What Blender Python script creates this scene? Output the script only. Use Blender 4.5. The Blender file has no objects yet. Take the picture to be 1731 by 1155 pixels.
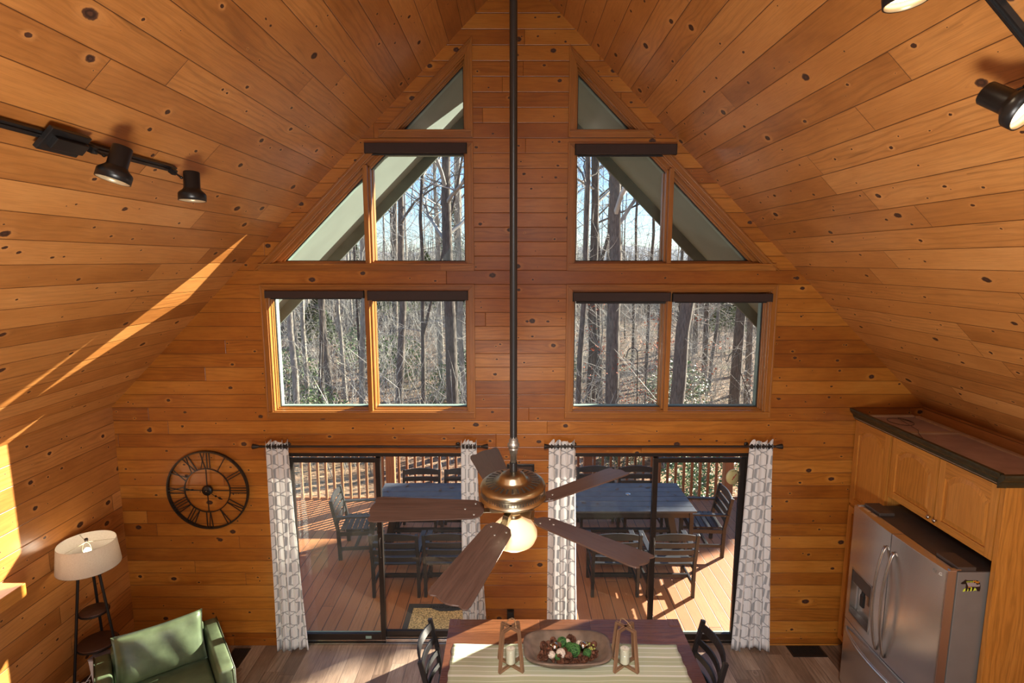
import bpy, math, random
from mathutils import Vector, Matrix
R = math.radians
PI = math.pi
rnd = random.Random(7)
scene = bpy.context.scene
COL = scene.collection

# ------------------------------------------------------------------ node helpers
class E:
    """small wrapper so that shader maths can be written as expressions"""
    def __init__(s, nt, sock): s.nt, s.s = nt, sock
    def _m(s, op, *a):
        n = s.nt.nodes.new('ShaderNodeMath'); n.operation = op
        for i, v in enumerate((s,) + a):
            if isinstance(v, E): s.nt.links.new(v.s, n.inputs[i])
            else: n.inputs[i].default_value = v
        return E(s.nt, n.outputs[0])
    def __add__(s, o): return s._m('ADD', o)
    __radd__ = __add__
    def __sub__(s, o): return s._m('SUBTRACT', o)
    def __rsub__(s, o): return s._m('MULTIPLY', -1.0)._m('ADD', o)
    def __mul__(s, o): return s._m('MULTIPLY', o)
    __rmul__ = __mul__
    def __truediv__(s, o): return s._m('DIVIDE', o)
    def floor(s): return s._m('FLOOR')
    def fract(s): return s._m('FRACT')
    def sin(s): return s._m('SINE')
    def exp(s): return s._m('EXPONENT')
    def abs(s): return s._m('ABSOLUTE')
    def sqrt(s): return s._m('SQRT')
    def min(s, o): return s._m('MINIMUM', o)
    def max(s, o): return s._m('MAXIMUM', o)
    def pow(s, o): return s._m('POWER', o)
    def gt(s, o): return s._m('GREATER_THAN', o)
    def step(s, a, b):
        n = s.nt.nodes.new('ShaderNodeMapRange'); n.interpolation_type = 'SMOOTHSTEP'
        s.nt.links.new(s.s, n.inputs[0]); n.inputs[1].default_value = a; n.inputs[2].default_value = b
        return E(s.nt, n.outputs[0])
def comb(nt, x, y=0.0, z=0.0):
    n = nt.nodes.new('ShaderNodeCombineXYZ')
    for i, v in enumerate((x, y, z)):
        if isinstance(v, E): nt.links.new(v.s, n.inputs[i])
        else: n.inputs[i].default_value = v
    return n.outputs[0]
def wnoise(nt, x, y=0.0, z=0.0):
    n = nt.nodes.new('ShaderNodeTexWhiteNoise'); n.noise_dimensions = '3D'
    nt.links.new(comb(nt, x, y, z), n.inputs['Vector'])
    return E(nt, n.outputs['Value'])
def noise(nt, vec, scale=5.0, detail=3.0, rough=.5, dist=0.0):
    n = nt.nodes.new('ShaderNodeTexNoise'); n.inputs['Scale'].default_value = scale
    n.inputs['Detail'].default_value = detail; n.inputs['Roughness'].default_value = rough
    n.inputs['Distortion'].default_value = dist
    if vec is not None: nt.links.new(vec, n.inputs['Vector'])
    return E(nt, n.outputs['Fac'])
def ramp(nt, fac, stops, interp='LINEAR'):
    n = nt.nodes.new('ShaderNodeValToRGB'); n.color_ramp.interpolation = interp
    els = n.color_ramp.elements
    while len(els) < len(stops): els.new(.5)
    for e, (p, c) in zip(els, stops): e.position = p; e.color = (*c, 1)
    nt.links.new(fac.s, n.inputs[0]); return n.outputs[0]
def mix(nt, fac, a, b, mode='MIX'):
    n = nt.nodes.new('ShaderNodeMix'); n.data_type = 'RGBA'; n.blend_type = mode
    for i, v in ((0, fac), (6, a), (7, b)):
        if isinstance(v, E): nt.links.new(v.s, n.inputs[i])
        elif isinstance(v, (int, float)): n.inputs[i].default_value = v
        elif isinstance(v, tuple): n.inputs[i].default_value = (*v, 1)
        else: nt.links.new(v, n.inputs[i])
    return n.outputs[2]
def new_mat(name):
    m = bpy.data.materials.new(name); m.use_nodes = True
    nt = m.node_tree; p = nt.nodes['Principled BSDF']
    return m, nt, p
def bump(nt, p, h, strength=.3, dist=.01):
    b = nt.nodes.new('ShaderNodeBump'); b.inputs['Strength'].default_value = strength
    b.inputs['Distance'].default_value = dist
    nt.links.new(h.s, b.inputs['Height']); nt.links.new(b.outputs[0], p.inputs['Normal'])
def uvs(nt):
    u = nt.nodes.new('ShaderNodeUVMap'); sp = nt.nodes.new('ShaderNodeSeparateXYZ')
    nt.links.new(u.outputs[0], sp.inputs[0]); return E(nt, sp.outputs[0]), E(nt, sp.outputs[1])
def objco(nt):
    t = nt.nodes.new('ShaderNodeTexCoord'); return t.outputs['Object']
def plain(name, col, rough=.5, metal=0.0, coat=0.0, var=.06, nscale=8.0, bmp=0.0, spec=None):
    """one colour with a light procedural mottling"""
    m, nt, p = new_mat(name)
    n = noise(nt, objco(nt), nscale, 4)
    dark = tuple(c * (1 - var * 2) for c in col); lite = tuple(min(1, c * (1 + var * 2)) for c in col)
    nt.links.new(ramp(nt, n, [(.3, dark), (.7, lite)]), p.inputs['Base Color'])
    p.inputs['Roughness'].default_value = rough; p.inputs['Metallic'].default_value = metal
    p.inputs['Coat Weight'].default_value = coat
    if spec is not None: p.inputs['Specular IOR Level'].default_value = spec
    if bmp: bump(nt, p, noise(nt, objco(nt), nscale * 8, 3), bmp, .004)
    return m
def emit(name, col, s):
    m, nt, p = new_mat(name)
    p.inputs['Base Color'].default_value = (*col, 1)
    p.inputs['Emission Color'].default_value = (*col, 1); p.inputs['Emission Strength'].default_value = s
    return m

def planks(name, W, L, stops, knot=1.0, rough=.34, groove=.0022, gcol=(.06, .02, .006), grain=.5, kcell=.42, kprob=.55, bstr=.55, uneven=.0):
    """boards W wide running along u with butt joints, grain bending round knots"""
    m, nt, p = new_mat(name)
    u, v = uvs(nt)
    row = (v / W).floor(); fv = (v / W).fract()
    r0 = wnoise(nt, row, 3.3)
    uo = u + r0 * 41.7
    seg = (uo / L + r0 * 3.0).floor(); fu = (uo / L + r0 * 3.0).fract()
    idr = wnoise(nt, row, seg, 1.7); id2 = wnoise(nt, row, seg, 9.1)
    dv = fv.min(1.0 - fv) * W; du = fu.min(1.0 - fu) * L
    edge = dv.min(du * 1.4)
    gap = edge.step(groove * .4, groove * 1.3)
    # knots: one candidate per cell along the board
    infl = None; kmask = None; halo = None
    for kk, (cell, prob, rad) in enumerate(((kcell, kprob, .0125), (kcell * .37, kprob * .55, .0060))):
        c = (uo / cell).floor()
        a = wnoise(nt, row, c, 21.0 + kk); b = wnoise(nt, row, c, 31.0 + kk); e = wnoise(nt, row, c, 41.0 + kk); f = wnoise(nt, row, c, 51.0 + kk)
        kx = (c + .25 + a * .5) * cell
        ky = (b * .66 + .17) * W
        dx = (uo - kx) * (.62 + f * .35); dy = fv * W - ky
        d = (dx * dx + dy * dy).sqrt()
        d = d + (noise(nt, comb(nt, uo * 60.0, v * 60.0), 1.0, 2) - .5) * .011
        rr = (e * e * 1.5 + .45) * rad
        on = 1.0 - f.gt(prob)
        rel = d / rr
        km = (1.0 - rel.step(.85, 1.12)) * on
        hl = (1.0 - rel.step(.9, 2.6)) * on
        ring = (rel * 9.0).sin()
        inf = (rel * -.55).exp() * on * (ky * 0.0 + rr) * 3.2 * (dy * 90.0 / (dy.abs() * 90.0 + .25))
        if kmask is None: kmask, halo, infl, rings = km, hl, inf, ring * km
        else: kmask, halo, infl = kmask.max(km), halo.max(hl), infl + inf
    gv = v - infl
    warp = noise(nt, comb(nt, uo * 1.3, gv * 7.0, idr * 30.0), 1.0, 3)
    fine = noise(nt, comb(nt, uo * 7.0, gv * 210.0 + warp * 6.0, idr * 30.0), 1.0, 3, .6)
    cath = ((gv * 150.0 + warp * 26.0 + id2 * 9.0).sin() * .5 + .5).pow(3.0)
    blot = noise(nt, comb(nt, uo * 2.2, v * 5.0, idr * 9.0), 1.0, 4, .6)
    t = idr * .52 + blot * .72 - .13
    base = ramp(nt, t, stops)
    base = mix(nt, (fine - .42) * (1.7 * grain), base, tuple(c * .42 for c in stops[0][1]))
    base = mix(nt, cath * id2 * (.62 * grain), base, tuple(c * .45 for c in stops[0][1]))
    if knot:
        base = mix(nt, halo * (id2 * .5 + .02) * knot, base, tuple(min(1, c * 1.15) for c in stops[-1][1]))
        strk = (noise(nt, comb(nt, uo * 1.6, gv * 34.0, idr * 50.0), 1.0, 2).step(.66, .80)) * (wnoise(nt, row, (uo / .9).floor(), 77.0).gt(.62))
        base = mix(nt, strk * .6 * knot, base, tuple(c * .28 for c in stops[1][1]))
        kc = ramp(nt, rings * .5 + .5, [(0, (.028, .012, .007)), (1, (.085, .032, .016))])
        base = mix(nt, kmask * knot, base, kc)
    base = mix(nt, gap, gcol, base)
    nt.links.new(base, p.inputs['Base Color'])
    rg = fine * .12 + (rough - .05) + kmask * .1
    nt.links.new(rg.s, p.inputs['Roughness'])
    h = edge.step(0.0, .006) + fine * .05 + idr * uneven
    bump(nt, p, h, bstr, .004)
    return m

def bark(name, c1, c2):
    m, nt, p = new_mat(name)
    t = nt.nodes.new('ShaderNodeTexCoord'); mp = nt.nodes.new('ShaderNodeMapping')
    mp.inputs['Scale'].default_value = (1, 1, .18); nt.links.new(t.outputs['Object'], mp.inputs[0])
    n = noise(nt, mp.outputs[0], 22, 5, .65); n2 = noise(nt, t.outputs['Object'], 1.1, 2)
    c = mix(nt, n2 * .5, ramp(nt, n, [(.35, c1), (.65, c2)]), tuple(x * .55 for x in c2))
    nt.links.new(c, p.inputs['Base Color']); p.inputs['Roughness'].default_value = .9
    bump(nt, p, n, .9, .03)
    return m

M = {}
PINE = [(0, (.16, .040, .005)), (.3, (.31, .096, .011)), (.6, (.43, .155, .020)), (1, (.56, .245, .045))]
M['wall'] = planks('varnished_pine_wall', .1325, 3.7, PINE, kprob=.50)
CEIL = [(0, (.23, .075, .015)), (.3, (.40, .155, .036)), (.6, (.51, .215, .056)), (1, (.62, .295, .092))]
M['ceil'] = planks('varnished_pine_ceiling', .172, 3.3, CEIL, kprob=.62, kcell=.5, rough=.32)
M['trim'] = planks('stained_pine_trim', 3.0, 30.0, [(0, (.24, .080, .012)), (.5, (.34, .128, .022)), (1, (.43, .175, .033))], knot=0, groove=.0001, bstr=.1)
M['oak'] = planks('honey_oak', 5.0, 50.0, [(0, (.40, .145, .020)), (.5, (.53, .215, .036)), (1, (.62, .28, .06))], knot=0, groove=.0001, grain=.8, bstr=.12, rough=.3)
M['floor'] = planks('weathered_floor_planks', .15, 1.2, [(0, (.07, .042, .028)), (.3, (.17, .108, .074)), (.6, (.30, .205, .145)), (1, (.52, .40, .31))], knot=.4, grain=.9, gcol=(.02, .012, .01), groove=.0012, rough=.36, kprob=.25, bstr=.2)
M['deck'] = planks('brown_composite_decking', .142, 4.9, [(0, (.30, .110, .040)), (.5, (.39, .150, .057)), (1, (.46, .19, .077))], knot=0, grain=.35, gcol=(.015, .008, .006), groove=.0042, rough=.55, bstr=.6)
M['cedar'] = planks('cedar_lumber', 2.0, 20.0, [(0, (.28, .10, .035)), (.5, (.40, .16, .06)), (1, (.50, .22, .09))], knot=0, groove=.0001, rough=.6)
M['walnut'] = planks('dark_walnut_top', 2.0, 20.0, [(0, (.085, .030, .013)), (.5, (.15, .055, .023)), (1, (.22, .085, .034))], knot=0, groove=.0001, grain=.7, rough=.27, bstr=.08)
M['blade'] = planks('walnut_fan_blade', 2.0, 20.0, [(0, (.034, .018, .013)), (.5, (.058, .031, .023)), (1, (.085, .047, .035))], knot=0, groove=.0001, grain=.9, rough=.3, bstr=.08)
M['shelfwood'] = planks('dark_shelf_wood', 2.0, 20.0, [(0, (.035, .014, .008)), (1, (.07, .028, .015))], knot=0, groove=.0001, rough=.5)
M['rustic'] = planks('rustic_brown_wood', 2.0, 20.0, [(0, (.13, .06, .03)), (.5, (.26, .14, .072)), (1, (.42, .26, .15))], knot=0, groove=.0001, grain=1.0, rough=.7)
M['bowlwood'] = plain('worn_dough_bowl_wood', (.19, .135, .098), .65, var=.22, nscale=9, bmp=.3)
M['black'] = plain('black_metal', (.012, .011, .011), .35, .2)
M['blackpaint'] = plain('black_painted_wood', (.013, .012, .013), .33, 0, var=.05)
M['bronze'] = plain('dark_bronze_aluminium', (.030, .022, .018), .35, .4)
M['rod'] = plain('dark_bronze_rod', (.035, .028, .024), .4, .5)
M['blind'] = plain('dark_brown_blind_fabric', (.028, .012, .009), .6)
M['gasket'] = plain('black_gasket', (.01, .01, .01), .6)
M['galv'] = plain('galvanised_pipe', (.30, .28, .25), .45, .85, var=.25, nscale=30)
M['brass'] = plain('aged_brass', (.44, .38, .26), .30, 1.0, var=.14, nscale=14)
M['brassdark'] = plain('dark_vent_slot', (.02, .014, .01), .6)
M['chrome'] = plain('brushed_nickel', (.55, .53, .5), .25, 1.0)
M['silver'] = plain('silver_ornament_glass', (.45, .37, .31), .22, 1.0, var=.15, nscale=60)
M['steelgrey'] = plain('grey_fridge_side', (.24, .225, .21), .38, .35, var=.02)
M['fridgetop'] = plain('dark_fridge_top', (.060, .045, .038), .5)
M['leather'] = plain('sage_green_leather', (.090, .120, .066), .42, var=.16, nscale=7, bmp=.12)
M['piping'] = plain('dark_green_piping', (.035, .045, .025), .5)
M['crown'] = plain('dark_green_brown_crown', (.030, .026, .012), .4, var=.2, nscale=25)
M['mdf'] = plain('brown_cabinet_top_board', (.44, .31, .24), .85, var=.05)
M['beige'] = plain('pale_pine_batten', (.52, .36, .2), .7)
M['white'] = plain('white_plastic', (.75, .72, .68), .5, var=.02)
M['wax'] = plain('cream_candle_wax', (.90, .86, .72), .55, var=.02)
M['ivory'] = plain('ivory_carved_ball', (.70, .60, .50), .7, var=.2, nscale=70, bmp=.5)
M['greenvine'] = plain('green_wicker_strand', (.07, .20, .045), .6, var=.15, nscale=60)
M['greencore'] = plain('green_ball_core', (.02, .07, .018), .8)
M['berry'] = plain('yellow_green_berry', (.38, .40, .10), .5)
M['cone'] = plain('pine_cone_scales', (.13, .048, .024), .75, var=.3, nscale=80)
M['rope'] = plain('twisted_rope', (.42, .27, .14), .9, var=.25, nscale=120, bmp=.5)
M['concrete'] = plain('grey_ground', (.2, .2, .2), .8)
M['polyblack'] = plain('charcoal_poly_lumber', (.020, .020, .022), .36, var=.08)
M['polygrey'] = plain('slate_poly_lumber_top', (.062, .068, .080), .38, var=.12)
M['soffit'] = plain('sage_painted_soffit', (.17, .215, .18), .75, var=.05, nscale=2)
M['fascia'] = plain('dark_sage_fascia', (.085, .11, .095), .7)
M['trimgreen'] = plain('pale_green_exterior_trim', (.20, .29, .25), .6)
M['yellow'] = plain('lime_sticker', (.60, .72, .06), .5, var=.02)
M['orange'] = plain('orange_sticker', (.85, .33, .02), .5, var=.02)
M['lgrey'] = plain('grey_sticker', (.32, .26, .26), .5, var=.15, nscale=400)
M['bearblack'] = plain('black_sticker', (.014, .008, .008), .4)
M['coir'] = plain('gold_coir_bristle', (.58, .36, .15), .95, var=.45, nscale=70, bmp=1.0)
M['rubber'] = plain('black_rubber', (.035, .037, .037), .55)
M['dial'] = plain('yellowed_dial', (.62, .50, .24), .4, var=.03)
M['red'] = plain('red_needle', (.4, .05, .03), .5)
M['slate'] = plain('stone_hearth', (.1, .09, .08), .7)
M['leaf_red'] = plain('rust_oak_leaf', (.50, .10, .03), .8, var=.3)
M['needle'] = plain('pine_needles', (.075, .125, .035), .8, var=.35, nscale=1.5)
M['rhodo'] = plain('broad_evergreen_leaves', (.11, .20, .05), .5, var=.35, nscale=3)
M['leafbrown'] = plain('dry_brown_leaf', (.12, .075, .05), .8)
M['galvdark'] = plain('dark_green_steel', (.06, .075, .07), .4, .6)
M['bark'] = bark('grey_bark', (.075, .062, .050), (.24, .20, .165))
M['barkdark'] = bark('dark_bark', (.050, .042, .035), (.17, .14, .115))
M['barkpale'] = bark('pale_bark', (.22, .19, .15), (.48, .43, .36))
M['twig'] = plain('pale_twigs', (.37, .355, .32), .8, var=.4, nscale=.7)
M['twigdark'] = plain('brown_twigs', (.165, .155, .14), .85, var=.35, nscale=.5)

def fabric_trellis():
    m, nt, p = new_mat('white_curtain_grey_trellis')
    u, v = uvs(nt)
    W, H = .195, .28
    ph = v * (2 * PI / H)
    s = (ph.sin() * 1.7).max(-1.0).min(1.0) * .37
    a = ((u / W) - s).fract(); b = ((u / W) + s).fract()
    da = a.min(1.0 - a); db = b.min(1.0 - b)
    n = noise(nt, comb(nt, u * 90.0, v * 22.0), 1.0, 3, .7)
    d = da.min(db) + (n - .5) * .045
    ln = 1.0 - d.step(.058, .082)
    # small hook shapes between the hexagons
    c = (ph * 1.0 + PI).sin(); q = ((u / W) + .5).fract() - .5
    dd = (q.abs() - (v / H).fract() * 0.0 - .11).abs()
    hook = (1.0 - dd.step(.02, .045)) * c.gt(.93)
    fac = ln * (n * .5 + .65)
    col = mix(nt, fac, (.86, .85, .84), (.37, .385, .405))
    nt.links.new(col, p.inputs['Base Color']); p.inputs['Roughness'].default_value = .85
    tr = nt.nodes.new('ShaderNodeBsdfTranslucent'); mx = nt.nodes.new('ShaderNodeMixShader'); mx.inputs[0].default_value = .28
    nt.links.new(col, tr.inputs[0]); nt.links.new(p.outputs[0], mx.inputs[1]); nt.links.new(tr.outputs[0], mx.inputs[2])
    nt.links.new(mx.outputs[0], nt.nodes['Material Output'].inputs[0])
    w = noise(nt, comb(nt, u * 400.0, v * 400.0), 1.0, 1); bump(nt, p, w, .15, .002)
    return m
M['curtain'] = fabric_trellis()

def shade_mat():
    m, nt, p = new_mat('linen_lamp_shade')
    u, v = uvs(nt)
    n = noise(nt, comb(nt, u * 60.0, v * 700.0), 1.0, 3) * .5 + noise(nt, comb(nt, u * 700.0, v * 60.0), 1.0, 3) * .5
    col = ramp(nt, n, [(.3, (.56, .50, .42)), (.6, (.80, .75, .67))])
    nt.links.new(col, p.inputs['Base Color']); p.inputs['Roughness'].default_value = .9
    tr = nt.nodes.new('ShaderNodeBsdfTranslucent'); mx = nt.nodes.new('ShaderNodeMixShader'); mx.inputs[0].default_value = .45
    nt.links.new(col, tr.inputs[0]); nt.links.new(p.outputs[0], mx.inputs[1]); nt.links.new(tr.outputs[0], mx.inputs[2])
    nt.links.new(mx.outputs[0], nt.nodes['Material Output'].inputs[0])
    return m
M['shade'] = shade_mat()

def glass_mat(name, refl=1.0, dust=.0):
    m = bpy.data.materials.new(name); m.use_nodes = True; nt = m.node_tree
    nt.nodes.remove(nt.nodes['Principled BSDF'])
    t = nt.nodes.new('ShaderNodeBsdfTransparent'); t.inputs[0].default_value = (.965, .985, .97, 1)
    g = nt.nodes.new('ShaderNodeBsdfGlossy'); g.inputs['Roughness'].default_value = 0.0
    f = nt.nodes.new('ShaderNodeLayerWeight'); f.inputs[0].default_value = .5
    k = (E(nt, f.outputs[1]).pow(5.0) * .96 + .04) * refl
    mx = nt.nodes.new('ShaderNodeMixShader'); nt.links.new(k.s, mx.inputs[0])
    nt.links.new(t.outputs[0], mx.inputs[1]); nt.links.new(g.outputs[0], mx.inputs[2])
    out = mx.outputs[0]
    if dust:
        d = nt.nodes.new('ShaderNodeBsdfTranslucent'); d.inputs[0].default_value = (.8, .78, .72, 1)
        d2 = nt.nodes.new('ShaderNodeBsdfDiffuse'); d2.inputs[0].default_value = (.8, .78, .72, 1)
        ad = nt.nodes.new('ShaderNodeMixShader'); nt.links.new(d.outputs[0], ad.inputs[1]); nt.links.new(d2.outputs[0], ad.inputs[2])
        m2 = nt.nodes.new('ShaderNodeMixShader')
        n = noise(nt, objco(nt), 1.6, 5, .6).step(.3, .75) * dust + dust * .3
        nt.links.new(n.s, m2.inputs[0]); nt.links.new(out, m2.inputs[1]); nt.links.new(ad.outputs[0], m2.inputs[2]); out = m2.outputs[0]
    nt.links.new(out, nt.nodes['Material Output'].inputs[0])
    return m
M['glass'] = glass_mat('window_glass', .4, .004)
M['doorglass'] = glass_mat('door_glass', .7, .002)
M['screen'] = glass_mat('insect_screen', .0, .016)
M['jar'] = glass_mat('clear_jar_glass', .30)

def steel():
    m, nt, p = new_mat('brushed_stainless_steel')
    u, v = uvs(nt)
    n = noise(nt, comb(nt, u * 3.0, v * 900.0), 1.0, 2)
    p.inputs['Base Color'].default_value = (.74, .73, .72, 1); p.inputs['Metallic'].default_value = .97
    tg = nt.nodes.new('ShaderNodeTangent'); tg.direction_type = 'RADIAL'; tg.axis = 'Z'; nt.links.new(tg.outputs[0], p.inputs['Tangent'])
    nt.links.new((n * .08 + .20).s, p.inputs['Roughness'])
    p.inputs['Anisotropic'].default_value = .75
    bump(nt, p, noise(nt, comb(nt, u * .8, v * 2.4), 1.0, 2), .10, .02)
    return m
M['steel'] = steel()

def runner_mat():
    m, nt, p = new_mat('sage_striped_runner')
    u, v = uvs(nt)
    n = noise(nt, comb(nt, u * 300.0, v * 300.0), 1.0, 2)
    fr = (v / .105).fract()
    st = None
    for c, w in ((.10, .026), (.19, .026), (.62, .014)):
        k = 1.0 - (fr - c).abs().step(w * .8, w * 1.2)
        st = k if st is None else st.max(k)
    base = mix(nt, n, (.38, .42, .27), (.50, .53, .36))
    band = ((v / .21).fract() - .5).gt(0.0)
    base = mix(nt, band * .35, base, (.60, .62, .48))
    nt.links.new(mix(nt, st * .85, base, (.92, .92, .90)), p.inputs['Base Color'])
    p.inputs['Roughness'].default_value = .9; bump(nt, p, n, .25, .002)
    return m
M['runner'] = runner_mat()

def ground_mat():
    m, nt, p = new_mat('leaf_litter')
    o = objco(nt)
    n = noise(nt, o, 7.0, 6, .7); n2 = noise(nt, o, .35, 3)
    vo = nt.nodes.new('ShaderNodeTexVoronoi'); vo.inputs['Scale'].default_value = 9; nt.links.new(o, vo.inputs['Vector'])
    sp = nt.nodes.new('ShaderNodeSeparateColor'); nt.links.new(vo.outputs['Color'], sp.inputs[0])
    c = ramp(nt, n * .6 + E(nt, sp.outputs[0]) * .4, [(.25, (.045, .028, .018)), (.5, (.17, .105, .065)), (.75, (.36, .24, .155))])
    c = mix(nt, n2.step(.55, .75) * .5, c, (.10, .13, .05))
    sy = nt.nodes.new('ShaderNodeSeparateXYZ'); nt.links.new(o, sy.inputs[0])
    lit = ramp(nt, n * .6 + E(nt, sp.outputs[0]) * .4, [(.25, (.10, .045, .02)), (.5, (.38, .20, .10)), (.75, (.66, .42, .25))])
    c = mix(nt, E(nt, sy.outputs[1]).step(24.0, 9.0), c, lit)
    nt.links.new(c, p.inputs['Base Color']); p.inputs['Roughness'].default_value = .95
    bump(nt, p, n, .8, .08)
    return m
M['ground'] = ground_mat()
def hill_mat():
    m, nt, p = new_mat('wooded_ridge')
    t = nt.nodes.new('ShaderNodeTexCoord'); mp = nt.nodes.new('ShaderNodeMapping')
    mp.inputs['Scale'].default_value = (.25, .25, .06); nt.links.new(t.outputs['Object'], mp.inputs[0])
    n = noise(nt, mp.outputs[0], 1.0, 6, .75)
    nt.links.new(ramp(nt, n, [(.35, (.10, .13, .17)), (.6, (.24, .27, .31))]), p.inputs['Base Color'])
    p.inputs['Roughness'].default_value = 1.0
    return m
M['hill'] = hill_mat()

# ------------------------------------------------------------------ mesh helpers
class MB:
    def __init__(s, along=(1, 0, 0)):
        s.v, s.f, s.sm, s.uv, s.mi = [], [], [], [], []
        s.a = Vector(along).normalized(); s.off = (0, 0); s.m = 0; s.X = Matrix.Identity(4)
    def face(s, pts, smooth=False, uv=None):
        pts = [s.X @ Vector(p) for p in pts]
        i = len(s.v); s.v += pts; s.f.append(list(range(i, i + len(pts)))); s.sm.append(smooth); s.mi.append(s.m)
        if uv is None: uv = s._uv(pts)
        s.uv.append(uv)
    def _uv(s, pts):
        n = Vector((0, 0, 0))
        for k in range(len(pts)):
            p, q = pts[k], pts[(k + 1) % len(pts)]
            n += p.cross(q) if False else Vector(((p.y - q.y) * (p.z + q.z), (p.z - q.z) * (p.x + q.x), (p.x - q.x) * (p.y + q.y)))
        n = n.normalized() if n.length > 1e-12 else Vector((0, 0, 1))
        a = s.a
        if abs(n.dot(a)) > .9:
            a = Vector((0, 0, 1)) if abs(s.a.z) < .7 else Vector((1, 0, 0))
        a = (a - n * n.dot(a)).normalized(); b = n.cross(a)
        return [(p.dot(a) + s.off[0], p.dot(b) + s.off[1]) for p in pts]
    def shared(s, verts, faces, smooth=True, uv=None):
        i = len(s.v); vs = [s.X @ Vector(p) for p in verts]; s.v += vs
        for f in faces:
            s.f.append([i + k for k in f]); s.sm.append(smooth); s.mi.append(s.m)
            s.uv.append([uv[k] for k in f] if uv else s._uv([vs[k] for k in f]))
        return s
    def box(s, lo, hi, rot=None, about=None):
        x0, y0, z0 = lo; x1, y1, z1 = hi
        c = [(x0, y0, z0), (x1, y0, z0), (x1, y1, z0), (x0, y1, z0), (x0, y0, z1), (x1, y0, z1), (x1, y1, z1), (x0, y1, z1)]
        if rot is not None:
            o = Vector(about) if about is not None else (Vector(lo) + Vector(hi)) / 2
            c = [o + rot @ (Vector(p) - o) for p in c]
        s.off = (rnd.random() * 9, rnd.random() * 9) if s.offr else s.off
        s.shared(c, [(0, 3, 2, 1), (4, 5, 6, 7), (0, 1, 5, 4), (1, 2, 6, 5), (2, 3, 7, 6), (3, 0, 4, 7)], False)
        return s
    offr = True
    def beam(s, a, b, w, h, up=(0, 0, 1)):
        """rectangular bar from a to b"""
        a, b = Vector(a), Vector(b); d = (b - a); L = d.length; d.normalize()
        u = Vector(up); u = u - d * u.dot(d)
        if u.length < 1e-4: u = Vector((1, 0, 0)) - d * d.x
        u.normalize(); r = d.cross(u)
        c = [p + r * (sx * w / 2) + u * (sz * h / 2) for p in (a, b) for sx, sz in ((-1, -1), (1, -1), (1, 1), (-1, 1))]
        s.shared(c, [(0, 3, 2, 1)[::-1], (4, 5, 6, 7)[::-1], (0, 1, 5, 4)[::-1], (1, 2, 6, 5)[::-1], (2, 3, 7, 6)[::-1], (3, 0, 4, 7)[::-1]], False)
        return s
    def prism(s, poly, fn, d0, d1):
        """poly: 2D points, fn(x, y, d) -> 3D"""
        n = len(poly); A = [Vector(fn(x, y, d0)) for x, y in poly]; B = [Vector(fn(x, y, d1)) for x, y in poly]
        ar = sum(poly[i][0] * poly[(i + 1) % n][1] - poly[(i + 1) % n][0] * poly[i][1] for i in range(n))
        ex = Vector(fn(1, 0, 0)) - Vector(fn(0, 0, 0)); ey = Vector(fn(0, 1, 0)) - Vector(fn(0, 0, 0)); ed = Vector(fn(0, 0, 1)) - Vector(fn(0, 0, 0))
        pos = (ar > 0) == (ex.cross(ey).dot(ed) > 0)
        if d1 < d0: pos = not pos
        i0 = list(range(n)); fs = [i0[::-1] if pos else i0, [n + k for k in (i0 if pos else i0[::-1])]]
        for i in range(n):
            j = (i + 1) % n; q = [i, j, n + j, n + i]; fs.append(q if pos else q[::-1])
        return s.shared(A + B, fs, False)
    def ring(s, outer, inner, fn, d0, d1):
        n = len(outer)
        for i in range(n):
            j = (i + 1) % n
            old = s.off; s.off = (old[0] + i * 1.7, old[1] + i * .37)
            s.prism([outer[i], outer[j], inner[j], inner[i]], fn, d0, d1); s.off = old
        return s
    def tube(s, pts, rad, seg=8, cap=True):
        pts = [Vector(p) for p in pts]; n = len(pts)
        rs = rad if isinstance(rad, (list, tuple)) else [rad] * n
        vs, uv, fs = [], [], []
        t0 = (pts[1] - pts[0]).normalized()
        u = t0.orthogonal().normalized(); L = 0
        for i, p in enumerate(pts):
            t = (pts[min(i + 1, n - 1)] - pts[max(i - 1, 0)]).normalized()
            u = (u - t * u.dot(t)); u = u.normalized() if u.length > 1e-6 else t.orthogonal().normalized()
            w = t.cross(u)
            if i: L += (pts[i] - pts[i - 1]).length
            for k in range(seg):
                a = 2 * PI * k / seg
                vs.append(p + (u * math.cos(a) + w * math.sin(a)) * rs[i]); uv.append((L, k / seg * 2 * PI * rs[i]))
        for i in range(n - 1):
            for k in range(seg):
                k2 = (k + 1) % seg; fs.append((i * seg + k, i * seg + k2, (i + 1) * seg + k2, (i + 1) * seg + k))
        s.shared(vs, fs, True, uv)
        if cap:
            s.shared(vs[:seg], [list(range(seg))[::-1]], False); s.shared(vs[-seg:], [list(range(seg))], False)
        return s
    def lathe(s, prof, c=(0, 0, 0), seg=32, axis=(0, 0, 1), smooth=True, closed=False):
        """prof: (radius, height) pairs, bottom to top outside"""
        q = Vector((0, 0, 1)).rotation_difference(Vector(axis).normalized()); c = Vector(c)
        vs, uv, fs = [], [], []; L = 0
        for i, (r, h) in enumerate(prof):
            if i: L += math.hypot(r - prof[i - 1][0], h - prof[i - 1][1])
            for k in range(seg):
                a = 2 * PI * k / seg; vs.append(c + q @ Vector((r * math.cos(a), r * math.sin(a), h))); uv.append((L, a * max(r, .01)))
        n = len(prof)
        for i in range(n - 1 + (1 if closed else 0)):
            i2 = (i + 1) % n
            for k in range(seg):
                k2 = (k + 1) % seg; fs.append((i * seg + k, i * seg + k2, i2 * seg + k2, i2 * seg + k))
        s.shared(vs, fs, smooth, uv)
        return s
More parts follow.
